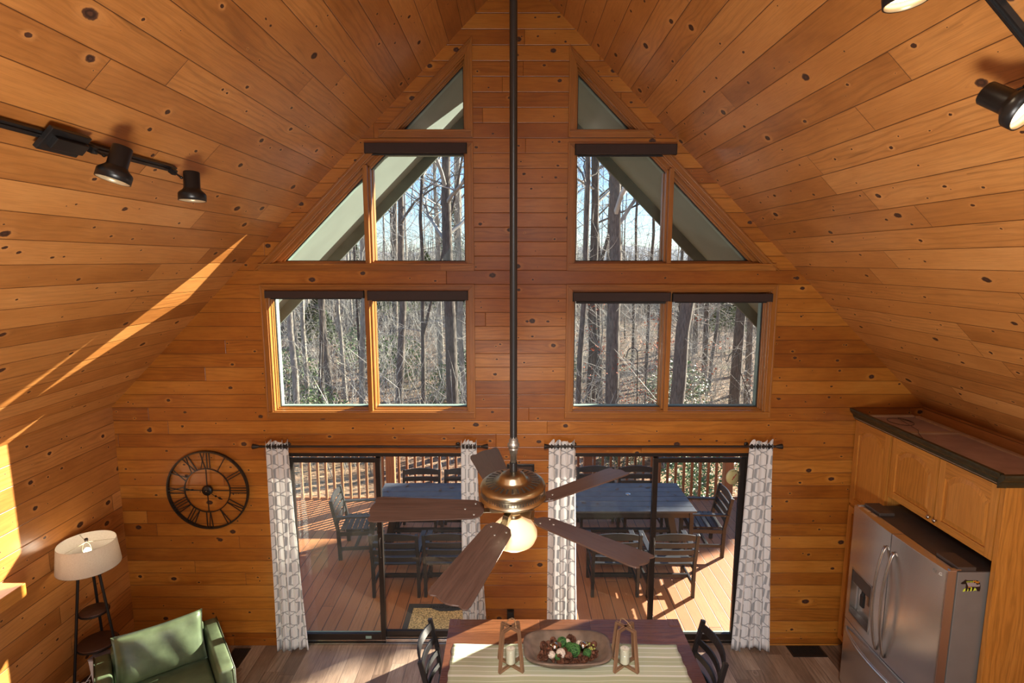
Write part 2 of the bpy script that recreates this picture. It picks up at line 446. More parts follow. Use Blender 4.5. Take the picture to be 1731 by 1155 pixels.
    def ball(s, c, r, seg=16, rings=10, sc=(1, 1, 1)):
        vs = [Vector(c) + Vector((0, 0, -r * sc[2]))]; fs = []
        for i in range(1, rings):
            a = PI * i / rings - PI / 2
            for k in range(seg):
                b = 2 * PI * k / seg
                vs.append(Vector(c) + Vector((r * sc[0] * math.cos(a) * math.cos(b), r * sc[1] * math.cos(a) * math.sin(b), r * sc[2] * math.sin(a))))
        vs.append(Vector(c) + Vector((0, 0, r * sc[2])))
        for k in range(seg): fs.append((0, 1 + (k + 1) % seg, 1 + k))
        for i in range(rings - 2):
            for k in range(seg):
                k2 = (k + 1) % seg; fs.append((1 + i * seg + k, 1 + i * seg + k2, 1 + (i + 1) * seg + k2, 1 + (i + 1) * seg + k))
        b = 1 + (rings - 2) * seg
        for k in range(seg): fs.append((b + k, b + (k + 1) % seg, len(vs) - 1))
        return s.shared(vs, fs, True)
    def build(s, name, mat, parent=None, bevel=0.0, sub=0, seg=2):
        me = bpy.data.meshes.new(name)
        me.from_pydata([tuple(v) for v in s.v], [], s.f)
        ul = me.uv_layers.new(name='UVMap'); k = 0
        flat = [c for f in s.uv for u in f for c in u]
        ul.data.foreach_set('uv', flat)
        me.polygons.foreach_set('use_smooth', s.sm)
        for m in (mat if isinstance(mat, list) else [mat]): me.materials.append(m)
        me.polygons.foreach_set('material_index', s.mi)
        me.update()
        o = bpy.data.objects.new(name, me); COL.objects.link(o)
        if parent is not None: o.parent = parent
        if bevel:
            b = o.modifiers.new('bevel', 'BEVEL'); b.width = bevel; b.segments = seg; b.limit_method = 'ANGLE'; b.angle_limit = R(40)
            b.harden_normals = False
        if sub:
            b = o.modifiers.new('sub', 'SUBSURF'); b.levels = sub; b.render_levels = sub
        return o
def tag(o, label, cat, group=None, kind=None):
    o['label'] = label; o['category'] = cat
    if group: o['group'] = group
    if kind: o['kind'] = kind
    return o
def thing(name, label, cat, loc=(0, 0, 0), rotz=0.0, group=None):
    o = bpy.data.objects.new(name, None); COL.objects.link(o); o.empty_display_size = .1
    o.location = loc; o.rotation_euler = (0, 0, rotz)
    return tag(o, label, cat, group)
def struct(o): o['kind'] = 'structure'; return o
def dup(root, loc=None, rotz=None, label=None, scale=None, group=None):
    r = root.copy(); COL.objects.link(r)
    if loc is not None: r.location = loc
    if rotz is not None: r.rotation_euler = (0, 0, rotz)
    if scale is not None: r.scale = scale
    if label: r['label'] = label
    if group: r['group'] = group
    for ch in list(root.children):
        c = ch.copy(); COL.objects.link(c); c.parent = r
        for g in list(ch.children):
            d = g.copy(); COL.objects.link(d); d.parent = c
    return r
def fixed(along=(1, 0, 0)):
    b = MB(along); b.offr = False; return b
def xz(x, z, d): return (x, d, z)        # wall plane, d = depth along y
def yz(y, z, d): return (d, y, z)
def xy(x, y, d): return (x, y, d)
def offset_poly(poly, d):
    """grow (d > 0) or shrink a convex polygon"""
    n = len(poly); ar = sum(poly[i][0] * poly[(i + 1) % n][1] - poly[(i + 1) % n][0] * poly[i][1] for i in range(n))
    sg = 1 if ar > 0 else -1; ls = []
    for i in range(n):
        (x0, y0), (x1, y1) = poly[i], poly[(i + 1) % n]; L = math.hypot(x1 - x0, y1 - y0)
        nx, ny = (y1 - y0) / L * sg, -(x1 - x0) / L * sg
        ls.append((nx, ny, nx * x0 + ny * y0 + (d[i] if isinstance(d, (list, tuple)) else d)))
    out = []
    for i in range(n):
        a, b = ls[i - 1], ls[i]; D = a[0] * b[1] - a[1] * b[0]
        out.append(((a[2] * b[1] - b[2] * a[1]) / D, (a[0] * b[2] - b[0] * a[2]) / D))
    return out
def text(name, body, size, mat, parent, loc, rot, extrude=.0006, align='CENTER'):
    c = bpy.data.curves.new(name, 'FONT'); c.body = body; c.size = size; c.extrude = extrude
    c.align_x = align; c.align_y = 'CENTER'
    c.materials.append(mat); tmp = bpy.data.objects.new('tmp', c); COL.objects.link(tmp)
    me = bpy.data.meshes.new_from_object(tmp); bpy.data.objects.remove(tmp); me.name = name
    o = bpy.data.objects.new(name, me); COL.objects.link(o)
    o.location = loc; o.rotation_euler = rot
    if parent is not None: o.parent = parent
    return o
# ================================================================== THE SETTING
RX, RZ = .04, 6.47           # ridge
XL, XR = -3.90, 3.98         # side walls
YB = -9.0                    # back of the room (behind the photographer)
WT = .16
b = fixed((1, 0, 0))
W_ = [
 [(XL - .3, -.3), (-2.265, -.3), (-2.265, 2.06), (XL - .3, 2.06)],
 [(-.435, -.3), (.5, -.3), (.5, 2.06), (-.435, 2.06)],
 [(2.33, -.3), (XR + .3, -.3), (XR + .3, 2.06), (2.33, 2.06)],
 [(XL - .3, 2.06), (XR + .3, 2.06), (XR + .3, 2.475), (XL - .3, 2.475)],
 [(XL - .3, 2.475), (-2.33, 2.475), (-2.33, 3.65), (-2.78, 3.65), (XL, 2.53), (XL - .3, 2.53)],
 [(2.43, 2.475), (XR + .3, 2.475), (XR + .3, 2.53), (XR, 2.53), (2.86, 3.65), (2.43, 3.65)],
 [(-.43, 2.475), (.56, 2.475), (.56, 5.95), (RX, RZ), (-.43, 6.0)],
 [(-2.78, 3.65), (-.43, 3.65), (-.43, 3.90), (-2.53, 3.90)],
 [(.56, 3.65), (2.86, 3.65), (2.61, 3.90), (.56, 3.90)],
 [(-2.53, 3.90), (-2.28, 3.90), (-1.245, 4.935), (-1.495, 4.935)],
 [(2.61, 3.90), (1.575, 4.935), (1.305, 4.935), (2.34, 3.90)],
 [(-1.495, 4.935), (-.43, 4.935), (-.43, 5.10), (-1.33, 5.10)],
 [(.56, 4.935), (1.575, 4.935), (1.41, 5.10), (.56, 5.10)],
 [(-1.33, 5.10), (-1.08, 5.10), (-.43, 5.75), (-.43, 6.0)],
 [(.56, 5.10), (.56, 5.10), (1.18, 5.10), (1.41, 5.10), (.56, 5.95), (.56, 5.72)],
]
W_[-1] = [(1.14, 5.10), (1.41, 5.10), (.56, 5.95), (.56, 5.68)]
for poly in W_: b.prism(poly, xz, 0, WT)
struct(b.build('wall_front', M['wall']))

b = fixed((0, 1, 0)); b.off = (.7, .04); b.box((XL - .3, YB, -.3), (XL, 0, 2.53)); struct(b.build('wall_left', M['ceil']))
b = fixed((0, 1, 0)); b.off = (3.2, .1); b.box((XR, YB, -.3), (XR + .3, 0, 2.53)); struct(b.build('wall_right', M['ceil']))
# roof slopes inside (ceiling)
t = .12
b = fixed((0, 1, 0)); b.off = (1.1, .05)
b.prism([(XL - .3, 2.23), (XL, 2.53), (RX, RZ), (RX, RZ + t * 1.5), (XL - .3, 2.23 + t * 1.5)], xz, YB, 0); struct(b.build('ceiling', M['ceil']))
b = fixed((0, 1, 0)); b.off = (7.3, .02)
b.prism([(RX, RZ), (XR, 2.53), (XR + .3, 2.23), (XR + .3, 2.23 + t * 1.5), (RX, RZ + t * 1.5)], xz, YB, 0); struct(b.build('ceiling', M['ceil']))
b = fixed((0, 1, 0)); b.box((XL - .3, YB, -.3), (XR + .3, -.0, 0)); struct(b.build('floor', M['floor']))
# back wall with a broad window opening for the daylight of the rest of the house
b = fixed((1, 0, 0))
for lo, hi in (((XL, -.1), (XR, .9)), ((XL, .9), (-2.6, 2.5)), ((2.6, .9), (XR, 2.5)), ((XL, 2.5), (XR, 2.6))):
    b.box((lo[0], YB - .15, lo[1]), (hi[0], YB, hi[1]))
b.prism([(XL, 2.6), (XR, 2.6), (2.6, 3.9), (-2.6, 3.9)], xz, YB - .15, YB)
b.prism([(-1.4, 5.1), (1.4, 5.1), (RX, RZ)], xz, YB - .15, YB)
b.prism([(-2.6, 3.9), (-1.9, 3.9), (-1.0, 5.1), (-1.4, 5.1)], xz, YB - .15, YB)
b.prism([(1.9, 3.9), (2.6, 3.9), (1.4, 5.1), (1.0, 5.1)], xz, YB - .15, YB)
struct(b.build('wall_back', M['wall']))
# baseboards
for i, (x0, x1) in enumerate(((XL, -2.265), (-.435, .5), (2.33, 3.35))):
    b = MB((1, 0, 0)); b.box((x0, -.016, 0), (x1, 0, .085)); struct(b.build('baseboard_front', M['wall'], bevel=.004))
b = MB((0, 1, 0)); b.box((XL, YB, 0), (XL + .016, -.016, .085)); struct(b.build('baseboard_left', M['wall'], bevel=.004))

# ------------------------------------------------------------------ windows
def window(n, poly, mulls, sillx, casing_bottom=False):
    """poly: opening in x,z counter-clockwise, first edge is the bottom"""
    root = bpy.data.objects.new('window_%d' % n, None); COL.objects.link(root); struct(root)
    wb = MB((1, 0, 0)); w = wb
    def edge_dirs(outer, inner, y0, y1, skip_bottom, bb):
        k = len(outer)
        for i in range(k):
            if i == 0 and skip_bottom: continue
            j = (i + 1) % k
            bb.a = Vector((outer[j][0] - outer[i][0], 0, outer[j][1] - outer[i][1])).normalized(); bb.off = (rnd.random() * 9, rnd.random())
            bb.prism([outer[i], outer[j], inner[j], inner[i]], xz, y0, y1)
    out1 = offset_poly(poly, .062); out2 = offset_poly(poly, .045)
    cb = MB(); cb.offr = False
    edge_dirs(out1, poly, -.014, -.0, True, cb); edge_dirs(out1, out2, -.022, -.014, True, cb)
    edge_dirs(offset_poly(poly, .012), poly, -.018, -.014, True, cb)
    struct(cb.build('casing', M['trim'], root, bevel=.002))
    jb = MB(); jb.offr = False
    in1 = offset_poly(poly, -.012)
    edge_dirs(poly, in1, -.002, WT, False, jb)
    sl = [abs(poly[i][0] - poly[(i + 1) % len(poly)][0]) > .01 and abs(poly[i][1] - poly[(i + 1) % len(poly)][1]) > .01 for i in range(len(poly))]
    dd = lambda k: [-(.055 if (s_ and n > 2) else .027) * k for s_ in sl]
    in2 = offset_poly(poly, dd(.75))
    edge_dirs(in1, in2, .045, .075, False, jb); edge_dirs(in1, offset_poly(poly, dd(1)), .075, .125, False, jb)
    struct(jb.build('jamb', M['trim'], root, bevel=.0015))
    gb = MB(); gb.offr = False
    g0 = offset_poly(poly, dd(1)); g1 = offset_poly(poly, [q_ - .007 for q_ in dd(1)])
    edge_dirs(g0, g1, .098, .112, False, gb); struct(gb.build('gasket', M['gasket'], root))
    eb = MB(); eb.offr = False
    edge_dirs(offset_poly(poly, .03), offset_poly(poly, [q_ - .004 for q_ in dd(1)]), .128, .19, False, eb); struct(eb.build('outer_trim', M['trimgreen'], root))
    gl = MB(); gl.offr = False; gl.prism(g0, xz, .103, .108); struct(gl.build('pane', M['glass'], root))
    zb = poly[0][1]
    for (mx, ztop) in mulls:
        mb = MB((0, 0, 1)); mb.box((mx - .020, -.010, zb), (mx + .020, .14, ztop)); mb.box((mx - .036, .045, zb), (mx + .036, .13, ztop))
        mb.box((mx - .044, .128, zb), (mx + .044, .19, ztop))
        struct(mb.build('mullion', M['trim'], root, bevel=.002))
    sb = MB((1, 0, 0)); sb.box((sillx[0], -.020, zb - .062), (sillx[1], 0, zb - .006)); sb.box((sillx[0], -.028, zb - .010), (sillx[1], .075, zb + .004))
    struct(sb.build('window_sill', M['trim'], root, bevel=.002))
    return root
window(1, [(-1.08, 5.10), (-.43, 5.10), (-.43, 5.75)], [], (-1.22, -.375))
window(2, [(.56, 5.10), (1.14, 5.10), (.56, 5.68)], [], (.505, 1.27))
window(3, [(-2.28, 3.90), (-.43, 3.90), (-.43, 4.935), (-1.245, 4.935)], [(-1.362, 4.80)], (-2.385, -.37))
window(4, [(.56, 3.90), (2.34, 3.90), (1.305, 4.935), (.56, 4.935)], [(1.452, 4.77)], (.505, 2.455))
window(5, [(-2.33, 2.475), (-.43, 2.475), (-.43, 3.65), (-2.33, 3.65)], [(-1.385, 3.65)], (-2.385, -.37))
window(6, [(.56, 2.475), (2.43, 2.475), (2.43, 3.65), (.56, 3.65)], [(1.478, 3.65)], (.495, 2.48))

# ------------------------------------------------------------------ sliding glass doors
def slider(n, x0, x1, inner_left, dusty):
    root = bpy.data.objects.new('door_%d' % n, None); COL.objects.link(root); struct(root)
    H = 2.06; xm = (x0 + x1) / 2
    f = MB((1, 0, 0))
    f.box((x0, 0, H - .038), (x1, .12, H)); f.box((x0, 0, 0), (x0 + .035, .12, H - .038)); f.box((x1 - .035, 0, 0), (x1, .12, H - .038))
    struct(f.build('door_frame', M['bronze'], root, bevel=.002))
    s = MB((1, 0, 0)); s.box((x0 + .035, -.012, 0), (x1 - .035, .13, .022)); s.box((x0 + .035, .035, .022), (x1 - .035, .042, .036)); s.box((x0 + .035, .083, .022), (x1 - .035, .090, .036))
    struct(s.build('threshold', M['chrome'], root, bevel=.002))
    st = MB((1, 0, 0)); st.box((x0, .13, -.02), (x1, .20, .015)); struct(st.build('outer_sill', M['trimgreen'], root))
    for k in range(2):
        a, c = (x0 + .035, xm + .028) if k == 0 else (xm - .028, x1 - .035)
        inner = (k == 0) == inner_left
        y0 = .020 if inner else .068; top = H - (.062 if inner else .038)
        w = .048
        p = MB((0, 0, 1))
        p.box((a, y0, .036), (a + w, y0 + .036, top)); p.box((c - w, y0, .036), (c, y0 + .036, top)); p.a = Vector((1, 0, 0))
        p.box((a + w, y0, .036), (c - w, y0 + .036, .105)); p.box((a + w, y0, top - (.045 if inner else .02)), (c - w, y0 + .036, top))
        pan = struct(p.build('sliding_panel' if inner else 'fixed_panel', M['bronze'], root, bevel=.002))
        g = MB(); g.box((a + w, y0 + .015, .105), (c - w, y0 + .020, top - (.045 if inner else .02))); struct(g.build('pane', M['doorglass'], pan))
        if inner:
            h = MB(); xh = (a + .024) if not inner_left else c - .024
            h.tube([(xh, y0, .95), (xh, y0 - .035, .97), (xh, y0 - .035, 1.15), (xh, y0, 1.17)], .009, 8)
            h.box((xh - .014, y0 - .006, .9), (xh + .014, y0, 1.22)); struct(h.build('door_handle', M['bronze'], pan))
        if inner and dusty:
            q = MB(); q.box((a + w - .01, .112, .04), (c, .114, H - .04)); struct(q.build('insect_screen', M['screen'], root))
    return root
slider(1, -2.265, -.435, True, True)
slider(2, .5, 2.33, False, False)
b = MB(); b.box((-1.53, .017, .055), (-1.47, .0195, .085)); o = b.build('sticker', M['trimgreen'])
tag(o, 'small pale green sticker at the foot of the left sliding door', 'sticker')

# ------------------------------------------------------------------ roof overhang, outside
OV = 1.42; SA = 6.19          # overhang depth and soffit apex
for sx in (-1, 1):
    e = (XR if sx > 0 else -XL) + .75
    b = fixed((0, 1, 0))
    b.prism([(RX, SA), (RX + sx * e, SA - e), (RX + sx * e, SA - e + .35), (RX, SA + .35)], xz, WT, OV)
    struct(b.build('roof_overhang', M['soffit']))
    b = fixed((1, 0, 0))
    b.prism([(RX, SA + .42), (RX, SA - .16), (RX + sx * e, SA - .16 - e), (RX + sx * e, SA + .42 - e)], xz, OV, OV + .045)
    struct(b.build('roof_fascia', M['fascia']))
# outside face of the gable: a wall skin with the same openings is the wall itself

# ------------------------------------------------------------------ deck
DZ = -.08; DY = 3.80
b = fixed((0, 1, 0)); b.off = (.4, .03); b.box((-6.2, .20, DZ - .04), (6.4, DY + .08, DZ)); struct(b.build('deck_floor', M['deck']))
b = MB((0, 0, 1)); 
for x in (-5.8, -2.9, 0, 2.9, 6.0): b.box((x - .07, DY - .35, -3.0), (x + .07, DY - .21, DZ - .04))
b.a = Vector((1, 0, 0)); b.box((-6.2, DY - .38, DZ - .28), (6.4, DY - .34, DZ - .04)); b.box((-6.2, DY + .06, DZ - .3), (6.4, DY + .10, DZ - .04)); struct(b.build('deck_framing', M['cedar']))
rail = thing('deck_railing', 'brown wooden deck railing of square balusters at the far edge of the deck', 'railing', (0, DY - .02, DZ))
b = MB((1, 0, 0)); b.box((-6.1, -.07, .93), (6.3, .07, .97)); b.build('top_rail', M['cedar'], rail, bevel=.004)
b = MB((1, 0, 0)); b.box((-6.1, .015, .86), (6.3, .05, .93)); b.build('upper_rail', M['cedar'], rail, bevel=.003)
b = MB((1, 0, 0)); b.box((-6.1, .015, -.02), (6.3, .05, .03)); b.build('lower_rail', M['cedar'], rail, bevel=.003)
posts = (-5.0, -2.07, 1.25, 3.62, 5.9)
for x in posts:
    b = MB((0, 0, 1)); b.box((x - .07, -.05, 0), (x + .07, .09, .93)); b.build('post', M['cedar'], rail, bevel=.004)
bal = None; x = -5.9
while x < 6.2:
    if all(abs(x - p) > .1 for p in posts):
        if bal is None:
            b = MB((0, 0, 1)); b.box((-.019, -.022, 0.0), (.019, .015, .93)); bal = b.build('baluster', M['cedar'], rail, bevel=.002); o = bal
        else:
            o = bal.copy(); COL.objects.link(o)
        o.location.x = x
    x += .137
# ================================================================== THINGS ON THE WALLS
# roller blinds
def blind(x0, x1, zt, zb, label, drop=0.0):
    t = thing('roller_blind', label, 'blind', ((x0 + x1) / 2, -.01, zt), group='roller blinds over the windows'); w = (x1 - x0) / 2; h = zt - zb
    b = MB(); b.box((-w, -.045, -h), (w, .018, 0)); b.build('cassette', M['blind'], t, bevel=.004)
    for s in (-1, 1):
        b = MB(); b.box((s * w - .003, -.048, -h - .003), (s * w + .003, .020, .002)); b.build('end_cap', M['gasket'], t, bevel=.002)
    b = MB(); b.box((-w + .03, .0, -h - .014 - drop), (w - .03, .012, -h)); b.build('bottom_bar', M['gasket'], t, bevel=.002)
blind(-1.345, -.425, 4.985, 4.897, 'dark brown roller blind cassette across the upper left window')
blind(.56, 1.475, 4.975, 4.885, 'dark brown roller blind cassette across the upper right window')
blind(-2.325, -1.405, 3.652, 3.585, 'dark brown blind cassette on the left pane of the lower left window')
blind(-1.365, -.43, 3.652, 3.565, 'dark brown blind cassette on the right pane of the lower left window')
blind(.56, 1.470, 3.636, 3.555, 'dark brown blind cassette on the left pane of the lower right window', .012)
blind(1.495, 2.425, 3.625, 3.55, 'dark brown blind cassette on the right pane of the lower right window')

# curtain rods
def rod(x0, x1, label):
    z = 2.165; t = thing('curtain_rod', label, 'curtain rod', ((x0 + x1) / 2, -.115, z)); w = (x1 - x0) / 2
    b = MB(); b.tube([(-w + .06, 0, 0), (w - .06, 0, 0)], .011, 12); b.build('rod', M['rod'], t)
    b = MB(); b.tube([(-.12, 0, 0), (.12, 0, 0)], .0125, 12); b.build('sleeve', M['rod'], t)
    for s in (-1, 1):
        b = MB(); b.lathe([(0, 0), (.012, 0), (.013, .012), (.010, .02), (.012, .028), (.020, .055), (.026, .085), (.026, .09), (0, .09)], (s * (w - .09), 0, 0), 16, (s, 0, 0)); b.build('finial', M['rod'], t)
        b = MB(); xb = s * (w - .30)
        b.beam((xb, 0, -.015), (xb, .110, -.015), .012, .012); b.lathe([(0, 0), (.022, 0), (.022, .006), (0, .006)], (xb, .115, -.015), 14, (0, -1, 0)); b.tube([(xb - .008, 0, 0), (xb + .008, 0, 0)], .015, 12); b.build('bracket', M['rod'], t)
rod(-2.505, -.245, 'dark bronze curtain rod above the left glass door')
rod(.295, 2.58, 'dark bronze curtain rod above the right glass door')

# curtains
def curtain(xt0, xt1, xb0, xb1, label, folds, seed, zb=.02, yb=-.10, flare=0.0):
    rr = random.Random(seed)
    t = thing('curtain', label, 'curtain', (0, 0, 0), group='patterned curtains beside the glass doors')
    nx, nz = 100, 40; zt = 2.215; vs, uv, fs = [], [], []
    ph = rr.random() * 6; amps = [.6 + rr.random() * .5 for _ in range(9)]
    for j in range(nz + 1):
        w = j / nz; z = zt + (zb - zt) * w
        x0 = xt0 + (xb0 - xt0) * w; x1 = xt1 + (xb1 - xt1) * (w ** 1.25)
        ul = 0; pp = None
        for i in range(nx + 1):
            s = i / nx
            am = (.013 + .014 * w) * amps[int(s * 8)] * (1.0 - .25 * w)
            a = s * folds * 2 * PI + ph + .5 * math.sin(w * 2.6 + s * 5 + seed) * w
            y = -.115 + (yb + .115) * w - am * math.sin(a) - .012 * w * math.sin(a * 2.3 + 1)
            x = x0 + (x1 - x0) * s + .011 * math.cos(a)
            zz = z + (.014 * math.sin(a * 1.0 + 1.2) + .012 * math.sin(s * 31 + seed)) * (1 if j == 0 else 0) + (.018 * math.sin(s * 6.5 + seed)) * (w if j == nz else 0)
            p = Vector((x, y, zz)); vs.append(p)
            if pp is not None: ul += math.hypot(p.x - pp.x, p.y - pp.y)
            pp = p; uv.append((ul * 1.0 + seed * .07, z))
    for j in range(nz):
        for i in range(nx):
            a = j * (nx + 1) + i; fs.append((a, a + 1, a + nx + 2, a + nx + 1)[::-1])
    m = MB(); m.shared(vs, fs, True, uv); o = m.build('panel', M['curtain'], t)
    sd = o.modifiers.new('thick', 'SOLIDIFY'); sd.thickness = .0018; sd.offset = 0
    # metal grommets on the rod
    for k in range(folds * 2):
        s = (k + .5) / (folds * 2); x = xt0 + (xt1 - xt0) * s
        g = MB(); g.lathe([(.016, -.003), (.024, -.003), (.024, .003), (.016, .003)], (x, -.115, 2.165), 14, (1, .25 * (-1) ** k, 0), closed=True); g.build('grommet', M['rod'], t)
    return t
curtain(-2.375, -2.165, -2.40, -2.085, 'grey trellis curtain at the far left of the left glass door', 4, 3, .01)
curtain(-.500, -.36, -.515, -.255, 'grey trellis curtain on the right side of the left glass door', 4, 8, .02)
curtain(.350, .605, .345, .655, 'grey trellis curtain on the left side of the right glass door', 4, 5, .02)
curtain(2.275, 2.495, 2.215, 2.60, 'grey trellis curtain at the far right beside the fridge wall', 4, 11, .02)

# wall clock
t = thing('wall_clock', 'large round black metal skeleton clock with Roman numerals on the left of the gable wall', 'clock', (-3.018, -.035, 1.688))
def torus(b, r, w, y0, y1, seg=72):
    b.lathe([(r - w, y0), (r, y0), (r, y1), (r - w, y1)], (0, 0, 0), seg, (0, 1, 0), False, True)
b = MB(); torus(b, .402, .014, -.008, .026); b.build('outer_ring', M['black'], t)
b = MB(); torus(b, .228, .009, -.006, .006); b.build('inner_ring', M['black'], t)
b = MB()
for k in range(4):
    a = k * PI / 2; b.beam((.04 * math.sin(a), 0, .04 * math.cos(a)), (.222 * math.sin(a), 0, .222 * math.cos(a)), .009, .006, (0, 1, 0))
b.build('cross_bars', M['black'], t)
NUM = ['XII', 'I', 'II', 'III', 'IV', 'V', 'VI', 'VII', 'VIII', 'IX', 'X', 'XI']
for k, s in enumerate(NUM):
    a = k * PI / 6; er = Vector((math.sin(a), 0, math.cos(a))); et = Vector((math.cos(a), 0, -math.sin(a)))
    wid = {'I': .026, 'V': .052, 'X': .058}; tot = sum(wid[c] for c in s); x = -tot / 2
    b = MB(); r0, r1 = .224, .392
    def bar(xa, ra, xb_, rb, w=.0075): b.beam(er * ra + et * xa, er * rb + et * xb_, w, .006, (0, 1, 0))
    for c in s:
        w = wid[c]; m = x + w / 2
        if c == 'I': bar(m, r0, m, r1, .009)
        elif c == 'V': bar(m - w * .36, r1, m, r0, .009); bar(m + w * .36, r1, m, r0)
        else: bar(m - w * .36, r1, m + w * .36, r0, .009); bar(m + w * .36, r1, m - w * .36, r0)
        x += w
    b.build('numeral', M['black'], t)
b = MB(); b.lathe([(0, -.016), (.045, -.016), (.050, -.010), (.050, .012), (0, .012)], (0, 0, 0), 32, (0, 1, 0)); b.build('movement_cover', M['black'], t)
def hand(name, deg, L, w):
    a = R(deg); er = Vector((math.sin(a), 0, math.cos(a))); y = -.022
    b = MB(); b.beam(er * -.03 + Vector((0, y, 0)), er * (L * .95) + Vector((0, y, 0)), .0045, .002, (0, 1, 0))
    et = Vector((math.cos(a), 0, -math.sin(a)))
    for p0, p1 in ((.50, .66), (.68, 1.0)):
        q = [er * (L * p0), er * (L * (p0 * .6 + p1 * .4)) + et * w, er * (L * p1), er * (L * (p0 * .6 + p1 * .4)) - et * w]
        b.shared([v + Vector((0, y - .001, 0)) for v in q] + [v + Vector((0, y + .001, 0)) for v in q], [(0, 1, 2, 3), (7, 6, 5, 4), (0, 4, 5, 1), (1, 5, 6, 2), (2, 6, 7, 3), (3, 7, 4, 0)], False)
    b.build(name, M['black'], t)
hand('hour_hand', 119, .18, .013); hand('minute_hand', 277, .235, .009)
b = MB(); b.lathe([(0, -.028), (.004, -.028), (.004, -.016)], (0, 0, 0), 12, (0, 1, 0)); b.build('hand_pin', M['brass'], t)
b = MB()
for a in (0, PI / 2, PI, PI * 1.5): b.beam((.39 * math.sin(a), .02, .39 * math.cos(a)), (.39 * math.sin(a), .034, .39 * math.cos(a)), .006, .006)
b.build('wall_standoff', M['black'], t)

# dark frame half hidden behind the fan, outlet above the floor
t = thing('picture_frame', 'black framed dark panel on the wall between the doors, mostly behind the fan', 'picture', (.07, 0, 1.735))
b = MB(); b.ring([(-.135, -.215), (.135, -.215), (.135, .215), (-.135, .215)], [(-.112, -.192), (.112, -.192), (.112, .192), (-.112, .192)], xz, -.022, 0); b.build('frame', M['black'], t, bevel=.002)
b = MB(); b.box((-.112, -.008, -.192), (.112, -.002, .192)); b.build('backing', M['shelfwood'], t)
t = thing('outlet', 'dark brown outlet cover on the wall between the doors above the dining table', 'outlet', (-.03, 0, .34))
b = MB(); b.box((-.036, -.006, -.058), (.036, 0, .058)); b.build('cover_plate', M['bronze'], t, bevel=.002)
for s in (-1, 1):
    b = MB(); b.lathe([(0, -.0075), (.016, -.0075), (.017, -.006)], (0, 0, s * .024), 16, (0, 1, 0)); b.build('socket', M['gasket'], t)
b = MB(); b.box((-.03, -.045, -.012), (.03, -.0075, .05)); o = b.build('plug_adapter', M['gasket'], None, bevel=.004); o.location = (-.03, 0, .34)
tag(o, 'black plug-in adapter in the outlet between the doors', 'adapter')

# window thermometer on the right glass
t = thing('thermometer', 'round yellowed dial thermometer stuck outside the right glass door', 'thermometer', (2.235, .112, 1.755))
b = MB(); b.lathe([(0, 0), (.078, 0), (.080, .006), (.080, .016), (.074, .016)], (0, .03, 0), 40, (-.25, 1, 0)); b.build('dial', M['dial'], t)
b = MB()
for k in range(20):
    a = k * 2 * PI / 24 - 2.4; q = Vector((math.sin(a), 0, math.cos(a)))
    b.beam(q * .060 + Vector((0, .029 + q.x * .012, 0)), q * .071 + Vector((0, .029 + q.x * .014, 0)), .005 if k % 2 else .008, .001, (0, 1, 0))
b.build('tick_marks', M['gasket'], t)
b = MB(); b.beam((-.018, .022, -.028), (.025, .024, .036), .008, .002, (0, 1, 0)); b.lathe([(0, 0), (.008, 0), (.008, .006)], (0, .022, 0), 12, (0, 1, 0)); b.build('needle', M['red'], t)
b = MB(); b.tube([(.01, .03, .078), (.066, .012, .072), (.070, .008, -.05), (.02, .03, -.076)], .0025, 6); b.build('bracket', M['jar'], t)

# ================================================================== CEILING FAN
FX, FY = .0, -2.873
fan = thing('ceiling_fan', 'brass five-blade ceiling fan with walnut blades on a long black pole', 'ceiling fan', (FX, FY, 2.79))
b = MB(); b.tube([(0, 0, .345), (0, 0, RZ - 2.79 - .10)], .0165, 16); b.build('down_rod', M['black'], fan)
b = MB(); b.lathe([(.02, -.12), (.06, -.10), (.07, -.04), (.072, .02), (.0, .02)], (0.02, 0, RZ - 2.79 - .03), 28); b.build('canopy', M['black'], fan)
b = MB(); b.lathe([(.0, .225), (.015, .225), (.015, .27), (.018, .27), (.018, .285), (.0225, .287), (.0225, .295), (.018, .297), (.018, .30), (.027, .302), (.027, .318), (.021, .322), (.021, .335), (.017, .336), (.017, .35), (0, .35)], (0, 0, 0), 8); b.build('pipe_coupling', M['galv'], fan)
b = MB(); b.tube([(0, 0, .185), (0, 0, .228)], .0175, 16); b.build('rod_collar', M['black'], fan)
TILT = (Matrix.Rotation(R(5.4), 4, 'X') @ Matrix.Rotation(R(-1.6), 4, 'Y'))
b = MB(); b.X = TILT; b.lathe([(.0, .186), (.030, .186), (.046, .183), (.056, .174), (.063, .158), (.070, .151), (.080, .1495), (.122, .1445), (.138, .139), (.147, .131), (.1505, .122), (.148, .116), (.146, .112), (.146, .084), (.152, .079), (.1535, .074), (.149, .069), (.120, .062), (.060, .058), (0, .058)], (0, 0, 0), 64); b.build('motor_housing', M['brass'], fan)
for k in range(28):
    a = k * 2 * PI / 28; e = Vector((math.cos(a), math.sin(a), 0))
    b = MB(); b.X = TILT; b.beam(e * .088 + Vector((0, 0, .1487)), e * .122 + Vector((0, 0, .1448)), .0075, .0016); b.build('vent_slot', M['brassdark'], fan)
b = MB(); b.X = TILT
for k in range(70):
    a = k * 2 * PI / 70; e = Vector((math.cos(a), math.sin(a), 0)); b.beam(e * .1462 + Vector((0, 0, .092)), e * .1462 + Vector((0, 0, .106)), .0028, .0012, e)
b.build('perforated_band', M['brassdark'], fan)
b = MB(); b.X = TILT; b.lathe([(.0, .06), (.050, .06), (.052, .0), (.046, -.008), (.036, -.010), (.036, -.018), (.038, -.020), (.036, -.024), (.038, -.028), (.036, -.032), (.040, -.036), (.040, -.052), (0, -.052)], (0, 0, 0), 32); b.build('light_fitter', M['brass'], fan)
